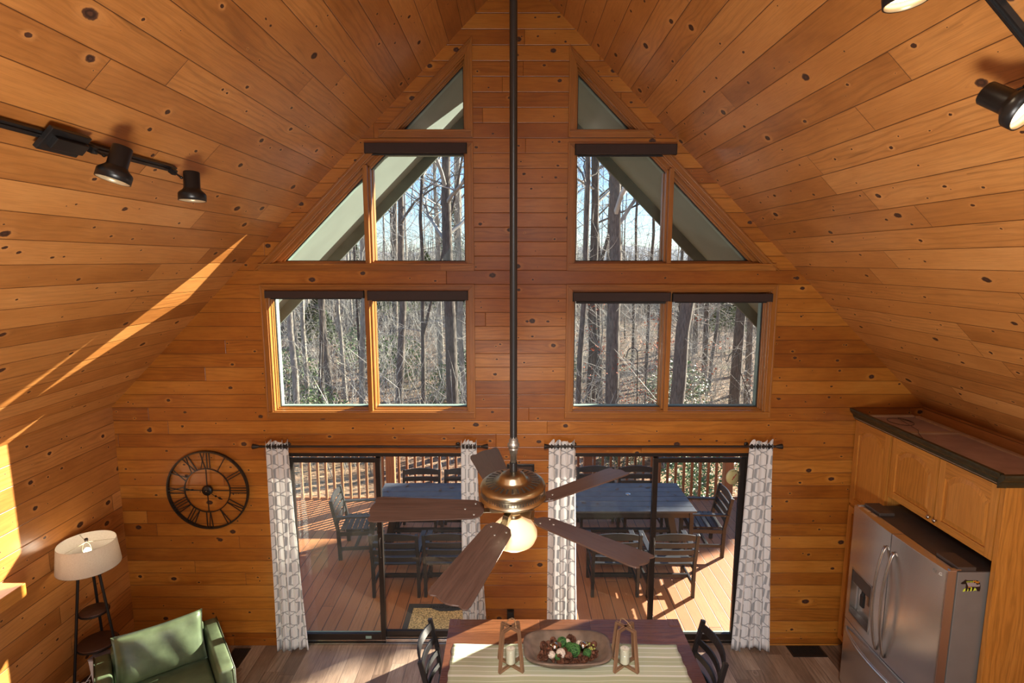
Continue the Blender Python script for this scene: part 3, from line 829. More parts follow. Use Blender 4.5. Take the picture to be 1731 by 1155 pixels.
M['globe'] = emit('lit_opal_glass', (1.0, .70, .38), .48)
b = MB(); b.X = TILT; b.lathe([(.040, .085), (.046, .075), (.070, .055), (.094, .03), (.107, .002), (.107, -.018), (.096, -.044), (.068, -.064), (.03, -.073), (0, -.075)], (0, 0, -.115), 40); gl = b.build('glass_globe', M['globe'], fan)
for k in range(5):
    a = R(177 + 72 * k)
    bl = MB((1, 0, 0)); pts = []
    r0, r1 = .135, .675
    pts += [(r0 + .014, -.044), (r0 + .05, -.062), (r1 - .04, -.084), (r1 - .014, -.079), (r1 - .006, -.066), (r1 - .014, -.046), (r1 - .004, -.022), (r1, 0)]
    prof = pts + [(x, -y) for x, y in pts[::-1][1:]] + [(r0 + .004, .026), (r0, 0), (r0 + .004, -.026)]
    bl.off = (k * 1.3, k * .7)
    rot = Matrix.Rotation(R(-12), 4, 'X'); bl.X = TILT @ Matrix.Rotation(a, 4, 'Z') @ rot; bl.a = bl.X.to_3x3() @ Vector((1, 0, 0)); bl.offr = False
    bl.prism(prof, xy, -.0035, .0035); o = bl.build('blade', M['blade'], fan, bevel=.0015)
    ir = MB(); ir.X = TILT @ Matrix.Rotation(a, 4, 'Z') @ rot
    ir.prism([(.10, -.014), (.17, -.016), (.215, -.040), (.245, -.038), (.245, -.02), (.225, -.008), (.225, .008), (.245, .02), (.245, .038), (.215, .040), (.17, .016), (.10, .014)], xy, -.0085, -.0036)
    ir.prism([(.05, -.014), (.11, -.014), (.11, .014), (.05, .014)], xy, -.010, .030); ir.build('blade_iron', M['brass'], fan, bevel=.001)
    for (sx, sy) in ((.180, -.036), (.180, .036), (.225, 0)):
        s = MB(); s.X = TILT @ Matrix.Rotation(a, 4, 'Z') @ rot; s.lathe([(0, .0065), (.004, .0062), (.0065, .0040), (.0065, .0030)], (sx, sy, 0), 10); s.build('screw', M['galv'], o)

# ================================================================== TRACK LIGHTS
def head(parent, base, tip, aim, lit, mesh_cache={}):
    """spot head hanging from base (on the track) with its body centred at tip"""
    base, tip, aim = Vector(base), Vector(tip), Vector(aim).normalized()
    h = bpy.data.objects.new('lamp_head', None); COL.objects.link(h); h.parent = parent
    b = MB(); b.beam(base, base + (tip - base).normalized() * .03, .03, .03); b.tube([base, base.lerp(tip, .5)], .0055, 8); b.tube([base.lerp(tip, .5), tip - aim * .03], .0045, 8); b.ball(base.lerp(tip, .5), .009, 8, 6); b.build('swivel_arm', M['black'], h)
    b = MB(); b.lathe([(0, -.075), (.038, -.075), (.042, -.070), (.043, .018), (.048, .026), (.068, .044), (.072, .052), (.072, .088), (.069, .088), (.067, .056), (.040, .03), (0, .028)], tip, 36, aim); b.build('lamp_body', M['black'], h)
    b = MB(); b.lathe([(0, .070), (.03, .068), (.055, .060), (.066, .056)], tip, 28, aim)
    b.build('bulb', M['bulb_on'] if lit else M['bulb_dim'], h)
    b = MB(); b.lathe([(.066, .0875), (.067, .0875), (.067, .056), (.066, .056)], tip, 32, aim, True, True); b.build('reflector', M['cream'], h)
    if lit:
        l = bpy.data.lights.new('spot_bulb', 'SPOT'); l.energy = lit; l.color = (1, .80, .55); l.spot_size = R(95); l.spot_blend = .6; l.shadow_soft_size = .05
        o = bpy.data.objects.new('spot_bulb', l); COL.objects.link(o); o.location = tip + aim * .095
        o.rotation_euler = aim.to_track_quat('-Z', 'Y').to_euler()
        o.parent = h
M['bulb_on'] = emit('lit_bulb', (1.0, .80, .50), 5.0)
M['bulb_dim'] = plain('bulb_glass', (.6, .55, .45), .3)
M['cream'] = plain('cream_reflector', (.6, .48, .30), .35, .4)
t = thing('track_light', 'black track light with turned-down heads on the left ceiling slope', 'track light', (0, 0, 0))
n = Vector((1, 0, -1)).normalized()
P = lambda y, d=0.0: Vector((-1.965, y, 4.462)) + n * d
b = MB(); b.beam(P(-4.6, .012), P(-1.985, .012), .036, .022, n); b.beam(P(-4.6, .026) , P(-1.985, .026), .008, .008, n); b.build('track', M['black'], t, bevel=.001)
tn = Vector((1, 0, 1)).normalized()
b = MB(); b.beam(P(-2.93, .035), P(-2.71, .035), .115, .022, n); b.beam(P(-2.90, .052), P(-2.72, .052), .055, .03, n); b.build('power_feed', M['black'], t, bevel=.003)
head(t, P(-2.66, .03), (-1.80, -2.69, 4.375), (-.25, -.22, -1), 0)
head(t, P(-2.04, .03), (-1.82, -2.06, 4.355), (-.02, -.05, -1), 0)
head(t, P(-3.62, .03), (-1.86, -3.60, 4.36), (.1, .1, -1), 0)
t = thing('track_light', 'black track light with glowing heads at the upper right corner', 'track light', (0, 0, 0))
n2 = Vector((-1, 0, -1)).normalized()
P2 = lambda x, d=0.0: Vector((x, -3.25, 6.51 - x)) + n2 * d
b = MB(); b.beam(P2(.85, .012), P2(2.9, .012), .036, .022, n2); b.beam(P2(.85, .026), P2(2.9, .026), .008, .008, n2); b.build('track', M['black'], t, bevel=.001)
head(t, P2(1.90, .03), (1.765, -3.22, 4.50), (.42, -.74, -.60), 18)
head(t, P2(1.50, .03), (1.35, -3.25, 4.90), (.10, -.05, -1), 18)
# ================================================================== FLOOR LAMP
LX, LY = -3.655, -.80
t = thing('floor_lamp', 'tripod floor lamp with linen drum shade and two round shelves in the left corner', 'lamp', (LX, LY, 0))
legs = []
for k in range(3):
    a = R(-125 + 120 * k); e = Vector((math.cos(a), math.sin(a), 0))
    f, tp = e * .235, e * .075 + Vector((0, 0, 1.36)); legs.append((f, tp))
    b = MB(); b.tube([f, tp], .0115, 12); o = b.build('leg', M['black'], t)
    b = MB(); b.lathe([(0, 0), (.014, 0), (.014, .02), (.011, .02)], f, 12); b.build('foot', M['gasket'], o)
for z, r in ((.605, .150), (.905, .108), (.22, .185)):
    b = MB((1, 0, 0)); b.lathe([(0, z), (r - .004, z), (r, z + .004), (r, z + .014), (r - .004, z + .018), (0, z + .018)], (0, 0, 0), 40); b.build('shelf', M['shelfwood'], t)
    b = MB(); b.lathe([(r, z - .006), (r + .007, z - .006), (r + .007, z + .004), (r, z + .004)], (0, 0, 0), 40, closed=True)
    for f, tp in legs:
        q = f.lerp(tp, z / 1.36); b.tube([q, q * .85 + Vector((0, 0, z * .15))], .006, 8)
    b.build('shelf_ring', M['black'], t)
b = MB(); b.lathe([(0, 1.345), (.082, 1.345), (.086, 1.352), (.082, 1.37), (0, 1.37)], (0, 0, 0), 28); b.tube([(0, 0, 1.37), (0, 0, 1.39)], .012, 10); b.lathe([(0, 1.39), (.02, 1.39), (.02, 1.435), (0, 1.435)], (0, 0, 0), 16); b.build('socket', M['black'], t)
b = MB(); N = 64; b.lathe([(.235, 1.33), (.2353, 1.335), (.212, 1.545), (.211, 1.55), (.209, 1.548), (.2325, 1.335)], (0, 0, 0), N, closed=True); b.build('lamp_shade', M['shade'], t)
b = MB(); b.tube([(.02, 0, 1.42), (.045, 0, 1.47), (.03, 0, 1.53), (0, 0, 1.55)], .0025, 6); b.tube([(-.02, 0, 1.42), (-.045, 0, 1.47), (-.03, 0, 1.53), (0, 0, 1.55)], .0025, 6)
for k in range(3):
    a = R(20 + 120 * k); b.tube([(0, 0, 1.548), (.209 * math.cos(a), .209 * math.sin(a), 1.543)], .0018, 6)
b.lathe([(0, 1.55), (.013, 1.55), (.013, 1.556), (0, 1.556)], (0, 0, 0), 14); b.build('shade_spider', M['brass'], t)
b = MB(); b.lathe([(0, 1.556), (.010, 1.558), (.015, 1.568), (.012, 1.58), (0, 1.585)], (0, 0, 0), 16); b.build('finial', M['bronze'], t)
b = MB(); b.ball((0, 0, 1.462), .028, 16, 10, (1, 1, 1.2)); b.build('bulb', M['lampbulb'] if 'lampbulb' in M else M.setdefault('lampbulb', emit('lamp_bulb', (1, .85, .62), 14)), t)
l = bpy.data.lights.new('floor_lamp_light', 'POINT'); l.energy = 2.2; l.color = (1, .84, .62); l.shadow_soft_size = .04
o = bpy.data.objects.new('floor_lamp_light', l); COL.objects.link(o); o.location = (0, 0, 1.505); o.parent = t

# white waste bin and cables behind the armchair
t = thing('waste_bin', 'white plastic bin under the round shelves of the floor lamp', 'bin', (LX + .04, LY - .03, .239))
b = MB()
def rr(w, d): return [(-w, -d), (w, -d), (w, d), (-w, d)]
b.prism(rr(.055, .055), lambda x, y, z: (x * (1 + z * .9), y * (1 + z * .9), z), 0, .26); b.build('bin_body', M['white'], t, bevel=.008)
b = MB(); b.prism(rr(.070, .070), xy, .26, .275); b.build('lid', M['lgrey'], t, bevel=.006)
b = MB()
rc = random.Random(3)
for k in range(3):
    pts = []
    for i in range(14):
        a = i * .55 + k; pts.append((LX - .10 + .05 * math.cos(a) + .006 * i * (k - 1), LY - .13 + .05 * math.sin(a) - .01 * k, .26 + .03 * k + .012 * math.sin(a * 2)))
    b.tube(pts, .003, 6)
b.tube([(LX - .06, LY - .12, .30), (LX - .02, LY - .10, .36), (LX - .005, LY - .08, .40)], .003, 6)
o = b.build('power_cable', M['white']); tag(o, 'coiled white cable on the lowest lamp shelf', 'cable')

# mantel shelf end on the left wall
t = thing('mantel_shelf', 'thick varnished pine mantel board entering at the left edge', 'shelf', (XL, -1.40, 1.43))
b = MB((0, 1, 0)); b.box((0, -2.0, 0), (.235, 0, .105)); b.build('board', M['oak'], t, bevel=.004)

# ================================================================== ARMCHAIR
AR = math.atan2(.60, .80)    # sideways axis direction
ac = thing('armchair', 'sage green leather armchair with a loose back cushion in the left corner', 'armchair', (-2.92, -1.06, 0), AR)
# local: x to the chair's left-right, y = +back, -front
def rbox(name, lo, hi, mat, bev=.03, parent=ac, X=None):
    b = MB((0, 1, 0)); 
    if X is not None: b.X = X
    b.box(lo, hi); o = b.build(name, mat, parent, bevel=bev, seg=4); 
    for p in o.data.polygons: p.use_smooth = True
    return o
rbox('arm', (-.465, -.44, .16), (-.345, .40, .635), M['leather'])
rbox('arm', (.345, -.44, .16), (.465, .40, .635), M['leather'])
rbox('backrest', (-.345, .27, .16), (.345, .40, .70), M['leather'])
rbox('seat_base', (-.345, -.42, .16), (.345, .27, .30), M['leather'])
rbox('seat_cushion', (-.34, -.45, .30), (.34, .20, .455), M['leather'], .045)
def pillow(name, w, h, d, mat, parent, X):
    n = 24; vs, fs = [], []
    for side in (1, -1):
        for i in range(n + 1):
            for j in range(n + 1):
                x = i / n * 2 - 1; z = j / n * 2 - 1
                e = ((1 - x ** 6) * (1 - z ** 6)); e = max(e, 0) ** .5
                px = x * (1 - .045 * (1 - z * z) * abs(x)); pz = z * (1 - .07 * (1 - x * x) * abs(z))
                y = side * d * (e * (.78 + .22 * (1 - x * x) * (1 - z * z)) + .012) + .006 * math.sin(x * 9 + z * 3) * e
                vs.append((px * w, y, pz * h))
    o_ = (n + 1) ** 2
    for i in range(n):
        for j in range(n):
            a = i * (n + 1) + j; fs.append((a, a + 1, a + n + 2, a + n + 1)); fs.append((o_ + a + n + 1, o_ + a + n + 2, o_ + a + 1, o_ + a))
    for i in range(n):
        for a0, st in ((0, n + 1), (n, n + 1)):
            a = a0 + i * st; c = a + st; fs.append((a, c, o_ + c, o_ + a) if a0 == n else (c, a, o_ + a, o_ + c))
        for a0 in (0, n * (n + 1)):
            a = a0 + i; c = a + 1; fs.append((a, c, o_ + c, o_ + a) if a0 == 0 else (c, a, o_ + a, o_ + c))
    b = MB(); b.X = X; b.shared(vs, fs, True); return b.build(name, mat, parent)
pl_ = pillow('back_cushion', .335, .215, .095, M['leather'], ac, Matrix.Translation((0, .150, .655)) @ Matrix.Rotation(R(-14), 4, 'X'))
for s in (-1, 1):
    b = MB()
    b.tube([(s * .462, -.43, .18), (s * .462, -.437, .622), (s * .462, .39, .632), (s * .462, .395, .2)], .0055, 6); b.build('piping', M['piping'], ac)
for sx in (-1, 1):
    for sy in (-.38, .34):
        b = MB(); b.lathe([(.012, 0), (.022, .16), (0, .16)], (sx * .40, sy, 0), 12); b.build('leg', M['shelfwood'], ac)

# floor registers
def register(loc, w, d, label, mat):
    t = thing('floor_register', label, 'floor vent', loc)
    b = MB(); b.ring([(-w, -d), (w, -d), (w, d), (-w, d)], [(-w + .02, -d + .02), (w - .02, -d + .02), (w - .02, d - .02), (-w + .02, d - .02)], xy, 0, .007); b.build('frame', mat, t, bevel=.001)
    b = MB(); b.box((-w + .02, -d + .02, -.01), (w - .02, d - .02, .001)); b.build('duct', M['gasket'], t)
    b = MB(); x = -w + .03
    while x < w - .02: b.box((x, -d + .02, .001), (x + .006, d - .02, .006)); x += .018
    b.build('louvre', mat, t)
register((2.975, -.105, 0), .172, .082, 'black floor register between the right curtain and the fridge', M['black'])
register((-2.77, -.20, 0), .085, .14, 'brown floor register beside the green armchair', M['bronze'])

# ================================================================== KITCHEN CABINETS
CX = 3.352
def cab_door(name, ya, yb, za, zb, parent, arch=True):
    """cathedral raised-panel door whose face looks towards -x; ya > yb"""
    X0 = CX - .022; st = .062; fn = lambda y, z, d: (d, y, z)
    b = MB((0, 0, 1)); g = .003; ya -= g; yb += g; za += g; zb -= g
    b.box((X0, ya - st, za), (CX - .002, ya, zb)); b.box((X0, yb, za), (CX - .002, yb + st, zb)); b.a = Vector((0, 1, 0)); b.box((X0, yb + st, za), (CX - .002, ya - st, za + st))
    y0, y1 = yb + st, ya - st; n = 16
    ah = min(.075, (y1 - y0) * .2) if arch else 0.0
    def az(s, base): return base + ah * (math.sin(PI * min(max((s - .06) / .88, 0), 1)) ** .6 if ah else 0)
    zt = zb - st - ah
    for i in range(n):
        s0, s1 = i / n, (i + 1) / n; b.offr = False
        b.prism([(y0 + (y1 - y0) * s0, az(s0, zt)), (y0 + (y1 - y0) * s1, az(s1, zt)), (y0 + (y1 - y0) * s1, zb), (y0 + (y1 - y0) * s0, zb)], fn, X0, CX - .002)
    o = b.build(name, M['oak'], parent)
    p = MB((0, 0, 1)); p.offr = False; p.off = (rnd.random() * 5, rnd.random() * 5)
    def poly(m): 
        r = [(y0 + m, za + st + m), (y1 - m, za + st + m)]
        for i in range(n + 1):
            s = 1 - i / n; r.append((y0 + m + (y1 - y0 - 2 * m) * s, az(s, zt - m)))
        return r
    p.prism(poly(0), fn, X0 + .013, CX - .001)
    o1, o2 = poly(.008), poly(.040)
    k = len(o1)
    vs = [(X0 + .0125, y, z) for y, z in o1] + [(X0 + .004, y, z) for y, z in o2]
    fs = [(i, (i + 1) % k, k + (i + 1) % k, k + i) for i in range(k)] + [list(range(k, 2 * k))]
    p.shared(vs, [tuple(f)[::-1] for f in fs], False)
    p.build('raised_panel', M['oak'], o)
    return o
t = thing('pantry_cabinet', 'tall honey oak pantry cabinet with arched door panels in the corner beside the fridge', 'cabinet', (0, 0, 0))
b = MB((0, 0, 1)); b.box((CX, -.535, .09), (XR - .01, -.004, 2.42)); b.build('body', M['oak'], t, bevel=.001)
b = MB((0, 1, 0)); b.box((CX + .05, -.535, 0), (XR - .01, -.004, .09)); b.build('toe_kick', M['shelfwood'], t)
cab_door('door', -.012, -.525, 1.555, 2.405, t); cab_door('door', -.012, -.525, .10, 1.535, t, False)
for z in (1.66, 1.42):
    b = MB(); b.lathe([(0, 0), (.006, 0), (.005, .012), (.013, .018), (.014, .024), (.008, .030), (0, .031)], (CX - .022, -.49, z), 16, (-1, 0, 0)); b.build('knob', M['chrome'], t)
t = thing('fridge_cabinet', 'honey oak wall cabinet with two arched doors above the fridge', 'cabinet', (0, 0, 0))
b = MB((0, 1, 0)); b.box((CX, -1.675, 1.845), (XR - .01, -.545, 2.42)); b.build('body', M['oak'], t, bevel=.001)
cab_door('door', -.556, -1.106, 1.855, 2.405, t); cab_door('door', -1.112, -1.662, 1.855, 2.405, t)
for y in (-1.075, -1.142):
    b = MB(); b.lathe([(0, 0), (.007, 0), (.005, .012), (.014, .018), (.015, .024), (.009, .030), (0, .031)], (CX - .022, y, 1.905), 16, (-1, 0, 0)); b.build('knob', M['chrome'], t)
t = thing('cabinet_end_panel', 'wide honey oak end panel standing to the right of the fridge', 'panel', (0, 0, 0))
b = MB((0, 0, 1)); b.offr = False; b.box((CX - .002, -1.700, 0), (XR - .01, -1.678, 2.42)); b.box((CX - .020, -1.705, 0), (CX - .002, -1.665, 2.42)); b.build('panel', M['oak'], t, bevel=.002)
t = bpy.data.objects.new('trim_1', None); COL.objects.link(t); struct(t)
b = MB((0, 1, 0))
prof = [(CX - .03, 2.408), (CX - .045, 2.43), (CX - .05, 2.452), (CX - .075, 2.475), (CX - .085, 2.50), (CX - .085, 2.515), (CX - .055, 2.515), (CX - .03, 2.47)]
b.prism(prof, xz, -1.715, -.002)
b.a = Vector((1, 0, 0))
pr2 = [(-1.705, 2.408), (-1.72, 2.43), (-1.725, 2.452), (-1.75, 2.475), (-1.76, 2.50), (-1.76, 2.515), (-1.73, 2.515), (-1.705, 2.47)]
b.prism(pr2, yz, CX - .085, XR - .03); b.build('crown_moulding', M['crown'], t)
b = MB((0, 1, 0)); b.box((CX - .04, -1.71, 2.42), (XR - .06, -.004, 2.436)); b.build('top_board', M['mdf'], t)
b = MB((0, 1, 0)); b.box((XR - .11, -1.70, 2.436), (XR - .072, -.06, 2.452)); b.box((CX, -.045, 2.436), (XR - .11, -.010, 2.452)); b.box((CX - .03, -.60, 2.436), (XR - .11, -.565, 2.452)); b.build('batten', M['beige'], t, bevel=.001)
b = MB(); pts = []
for i in range(30):
    a = i * .25; pts.append((3.62 + .10 * math.cos(a) - .001 * i, -.24 + .13 * math.sin(a), 2.440 + .0005 * i))
pts += [(3.55, -.55, 2.458), (3.50, -.62, 2.458), (3.47, -.72, 2.440)]
b.tube(pts, .0022, 6); o = b.build('wire', M['bronze']); tag(o, 'loop of thin wire lying on top of the corner cabinet', 'wire')

# ================================================================== FRIDGE
fr = thing('fridge', 'stainless steel french-door fridge with curved handles under the oak cabinet', 'fridge', (0, 0, 0))
FY0, FY1, FM = -1.652, -.560, -1.105; FT = 1.775; BX = 3.125
b = MB((0, 0, 1)); b.box((BX, FY0 + .004, .03), (3.93, FY1 - .004, FT - .012)); b.build('body', M['steelgrey'], fr, bevel=.004)
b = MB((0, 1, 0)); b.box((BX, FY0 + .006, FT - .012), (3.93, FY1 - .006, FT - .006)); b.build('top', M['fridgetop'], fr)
def fx(y, k=1.0):
    s = (y - FY0) / (FY1 - FY0) * 2 - 1; return 3.045 - .030 * (1 - s * s)
def arcbox(b, ya, yb, za, zb, back=BX - .012, n=10, dx=0.0):
    ys = [ya + (yb - ya) * i / n for i in range(n + 1)]
    poly = [(fx(y) + dx, y) for y in ys] + [(back, yb), (back, ya)]
    b.prism(poly, xy, za, zb)
def door(name, ya, yb, za, zb, parent=fr, hole=None):
    b = MB((0, 0, 1)); b.offr = False
    if hole is None: arcbox(b, ya, yb, za, zb)
    else:
        hy0, hy1, hz0, hz1 = hole
        arcbox(b, ya, hy0, za, zb); arcbox(b, hy1, yb, za, zb, n=3); arcbox(b, hy0, hy1, za, hz0); arcbox(b, hy0, hy1, hz1, zb); arcbox(b, hy0, hy1, hz0, hz1, dx=.060)
    return b.build(name, M['steel'], parent, bevel=.003 if hole is None else 0)
dr = door('door', FY0, FM - .003, .70, FT)
dl = door('door', FM + .003, FY1, .70, FT, hole=(-.935, -.615, .785, 1.215))
dz = door('freezer_drawer', FY0, FY1, .06, .690)
# dispenser parts
b = MB((0, 0, 1)); 
for (ya, yb, za, zb) in ((-.935, -.925, .785, 1.215), (-.625, -.615, .785, 1.215), (-.935, -.615, .775, .790), (-.935, -.615, 1.205, 1.215)):
    arcbox(b, ya, yb, za, zb, back=BX - .04, n=4, dx=-.004)
b.build('dispenser_bezel', M['chrome'], dl)
b = MB(); arcbox(b, -.925, -.625, 1.09, 1.205, back=BX - .035, dx=.004); b.build('control_panel', M['fridgetop'], dl)
b = MB(); b.tube([(3.055, -.775, 1.10), (3.052, -.775, 1.03)], .016, 12); b.box((3.04, -.80, .93), (3.06, -.75, 1.04)); b.build('dispenser_paddle', M['gasket'], dl, bevel=.003)
b = MB(); arcbox(b, -.925, -.625, .790, .800, back=BX - .035, dx=.002); b.build('drip_tray', M['fridgetop'], dl)
# handles
def vhandle(y, parent):
    b = MB((0, 0, 1)); n = 26; vs = []; K = 12
    for i in range(n + 1):
        s = i / n; z = .735 + .91 * s; bow = math.sin(PI * s) ** .7 if 0 < i < n else 0; tz = math.cos(PI * s)
        p = Vector((fx(y) - .006 - .062 * bow, y, z)); o = Vector((1, 0, .45 * tz)).normalized()
        for k in range(K):
            a = 2 * PI * k / K; vs.append(p + Vector((0, 1, 0)) * (.016 * math.cos(a)) + o * (.0085 * math.sin(a)))
    fs = [(i * K + k, i * K + (k + 1) % K, (i + 1) * K + (k + 1) % K, (i + 1) * K + k)[::-1] for i in range(n) for k in range(K)]
    fs += [list(range(K)), [n * K + k for k in range(K)][::-1]]
    b.shared(vs, fs, True); b.build('handle', M['chrome'], parent)
vhandle(FM - .050, dr); vhandle(FM + .050, dl)
b = MB((0, 1, 0)); n = 30; pts = []
for i in range(n + 1):
    s = i / n; y = FY1 - .045 + (FY0 - FY1 + .09) * s; bow = math.sin(PI * s) ** .6
    pts.append((fx(y) - .006 - .058 * bow, y, .625 - .004 * bow))
b.tube(pts, .0135, 14); b.build('handle', M['chrome'], dz)
for ya, yb in ((FY0 + .01, FY0 + .22), (FY1 - .22, FY1 - .01)):
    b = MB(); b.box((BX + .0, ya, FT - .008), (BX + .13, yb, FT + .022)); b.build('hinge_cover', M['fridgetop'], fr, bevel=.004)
for y in (FY0 + .015, FY1 - .015):
    b = MB(); b.prism([(BX - .06, y - .012), (BX + .02, y - .012), (BX + .02, y + .012), (BX - .06, y + .012)], xy, FT - .002, FT + .010); b.build('hinge', M['chrome'], fr, bevel=.002)
for ya, yb in ((-.70, -.635), (-.79, -.73)):
    b = MB(); b.box((3.075, ya, FT), (3.10, yb, FT + .0008)); b.build('warning_label', M['beige'], dl)
b = MB(); arcbox(b, FY0 + .0015, FY0 + .011, .71, FT - .01, back=3.08, n=1, dx=-.0025); b.build('edge_trim', M['chrome'], dr)
# maker's mark on the right door: ring and the two letters
rz = R(-90)
b = MB(); b.lathe([(.010, 0), (.0135, 0), (.0135, .0012), (.010, .0012)], (fx(-1.548) - .0004, -1.548, 1.722), 24, (-1, 0, 0), closed=True); b.lathe([(0, 0), (.004, 0), (.004, .001), (0, .001)], (fx(-1.548) - .0004, -1.545, 1.725), 12, (-1, 0, 0)); b.build('maker_emblem', M['steelgrey'], dr)
text('maker_letters', 'LG', .034, M['white'], dr, (fx(-1.595) - .0006, -1.592, 1.722), (R(90), 0, R(-90)))

# bear-shaped magnet on the fridge side (faces the camera)
mg = thing('fridge_magnet', 'black bear-shaped magnet with green and orange lettering on the side of the fridge', 'magnet', (3.222, FY0 + .0035, 1.672))
bear = [(-.098, .012), (-.088, .022), (-.072, .034), (-.062, .046), (-.054, .050), (-.046, .045), (-.02, .042), (.01, .041), (.04, .043), (.062, .040), (.078, .028), (.086, .010), (.092, -.012), (.094, -.040), (.090, -.068), (.068, -.068), (.064, -.052), (.050, -.030), (.036, -.064), (.016, -.066), (.012, -.032), (.006, -.030), (.001, -.066), (-.018, -.066), (-.022, -.040), (-.028, -.066), (-.048, -.066), (-.046, -.04), (-.046, -.02), (-.048, .002), (-.060, .006), (-.075, .004), (-.090, .004)]
MS = .74
b = MB(); pts = [(x * MS, z * MS) for x, z in bear]
import bmesh
def flat(poly, name, mat, y0, y1, parent):
    bm = bmesh.new(); v0 = [bm.verts.new((x, y0, z)) for x, z in poly]; f = bm.faces.new(v0)
    r = bmesh.ops.extrude_face_region(bm, geom=[f]); bmesh.ops.translate(bm, verts=[v for v in r['geom'] if isinstance(v, bmesh.types.BMVert)], vec=(0, y1 - y0, 0))
    bmesh.ops.triangulate(bm, faces=[f for f in bm.faces if len(f.verts) > 4]); bmesh.ops.recalc_face_normals(bm, faces=bm.faces)
    me = bpy.data.meshes.new(name); bm.to_mesh(me); bm.free(); me.materials.append(mat)
    o = bpy.data.objects.new(name, me); COL.objects.link(o); o.parent = parent; return o
flat(pts, 'bear_silhouette', M['bearblack'], 0, -.002, mg)
for q in ([(-.074, -.070), (-.062, -.046), (-.048, -.036), (-.047, -.062), (-.06, -.072)], [(-.032, -.070), (-.024, -.038), (-.018, -.062)], [(-.004, -.070), (.004, -.026), (.012, -.030), (.013, -.060)], [(.026, -.066), (.040, -.030), (.054, -.050), (.060, -.058), (.044, -.058)]):
    flat([(x * MS, z * MS) for x, z in q], 'claw_mark', M['yellow'], -.002, -.0028, mg)
flat([(x * MS, z * MS) for x, z in ((-.044, .020), (.022, .020), (.05, .012), (.05, -.002), (.084, .004), (.084, -.018), (.06, -.022), (-.024, -.020))], 'grey_text_block', M['lgrey'], -.002, -.0026, mg)
text('word', 'stream', .026 * MS, M['yellow'], mg, (-.012 * MS, -.0028, .031 * MS), (R(90), 0, 0), .0003)
text('word', 'Map', .036 * MS, M['orange'], mg, (.046 * MS, -.0028, .029 * MS), (R(90), 0, 0), .0003)
flat([(x * MS, z * MS) for x, z in ((-.026, -.024), (.004, -.024), (.004, -.029), (-.026, -.029))], 'orange_line', M['orange'], -.002, -.0026, mg)

# ================================================================== DINING TABLE
TX0, TX1, TY0, TY1, TZ = -.565, 1.465, -1.95, -.70, .76
t = thing('dining_table', 'large dark walnut dining table standing before the glass doors', 'table', (0, 0, 0))
def slab(name, x0, x1, y0, y1, along, z0=TZ - .035, z1=TZ, mat='walnut', par=None, bev=.002):
    b = MB(along); b.box((x0, y0, z0), (x1, y1, z1)); return b.build(name, M[mat], par or t, bevel=bev)
slab('tabletop', TX0, .231, TY0, TY1, (1, 0, 0)); slab('leaf', .232, .671, TY0, TY1, (1, 0, 0)); slab('tabletop', .672, TX1, TY0, TY1, (1, 0, 0))
for x in (TX0 + .048, TX1 - .048):
    for y in (TY0 + .048, TY1 - .048):
        b = MB((0, 1, 0)); b.box((x - .050, y - .050, TZ - .032), (x + .050, y + .050, TZ + .003)); b.build('corner_block', M['walnut'], t, bevel=.003)
        b = MB((0, 0, 1)); b.box((x - .042, y - .042, 0), (x + .042, y + .042, TZ - .035)); b.build('leg', M['walnut'], t, bevel=.004)
for (x0, y0, x1, y1) in ((TX0 + .09, TY1 - .06, TX1 - .09, TY1 - .035), (TX0 + .09, TY0 + .035, TX1 - .09, TY0 + .06), (TX0 + .035, TY0 + .09, TX0 + .06, TY1 - .09), (TX1 - .06, TY0 + .09, TX1 - .035, TY1 - .09)):
    b = MB((1, 0, 0)); b.box((x0, y0, TZ - .125), (x1, y1, TZ - .035)); b.build('apron', M['walnut'], t)
# runner
vs, uv, fs = [], [], []
nx, ny = 60, 30; x0, x1, y0, y1 = -.505, 1.352, -1.62, -1.035
for j in range(ny + 1):
    for i in range(nx + 1):
        x = x0 + (x1 - x0) * i / nx; y = y0 + (y1 - y0) * j / ny
        vs.append((x + (.004 * math.sin(j * .9) if i in (0, nx) else 0), y + .004 * math.sin(x * 9), TZ + .0035 + .0011 * math.sin(x * 17 + y * 4) + .0009 * math.sin(y * 31 + x * 3))); uv.append((x, y + 1.1))
for j in range(ny):
    for i in range(nx):
        a = j * (nx + 1) + i; fs.append((a, a + 1, a + nx + 2, a + nx + 1))
m = MB(); m.shared(vs, fs, True, uv); o = m.build('table_runner', M['runner']); sd = o.modifiers.new('t', 'SOLIDIFY'); sd.thickness = .0016; sd.offset = 0
tag(o, 'sage green table runner with white stripes along the dining table', 'table runner')

# dough bowl
BWX, BWY = .43, -1.215
t = thing('dough_bowl', 'long worn wooden dough bowl full of pine cones and green balls', 'bowl', (BWX, BWY, TZ + .007))
def sup(a, rx, ry, e=3.2):
    c, s = math.cos(a), math.sin(a); k = (abs(c) ** e + abs(s) ** e) ** (-1 / e); return (rx * c * k, ry * s * k)
prof = [(.20, .10, 0), (.245, .125, .004), (.30, .165, .045), (.335, .200, .085), (.350, .212, .098), (.352, .214, .104), (.335, .200, .106), (.318, .186, .098), (.280, .152, .055), (.235, .118, .025), (.17, .08, .016)]
N = 72; vs = []; fs = []
for rx, ry, z in prof:
    for k in range(N):
        a = 2 * PI * k / N; x, y = sup(a, rx, ry, 3.5 if z > .05 else 2.7); zz = z + (.006 * abs(math.cos(a)) if z > .05 else 0) + .0016 * math.sin(a * 7 + z * 40)
        vs.append((x, y, zz))
for i in range(len(prof) - 1):
    for k in range(N):
        k2 = (k + 1) % N; fs.append((i * N + k, i * N + k2, (i + 1) * N + k2, (i + 1) * N + k))
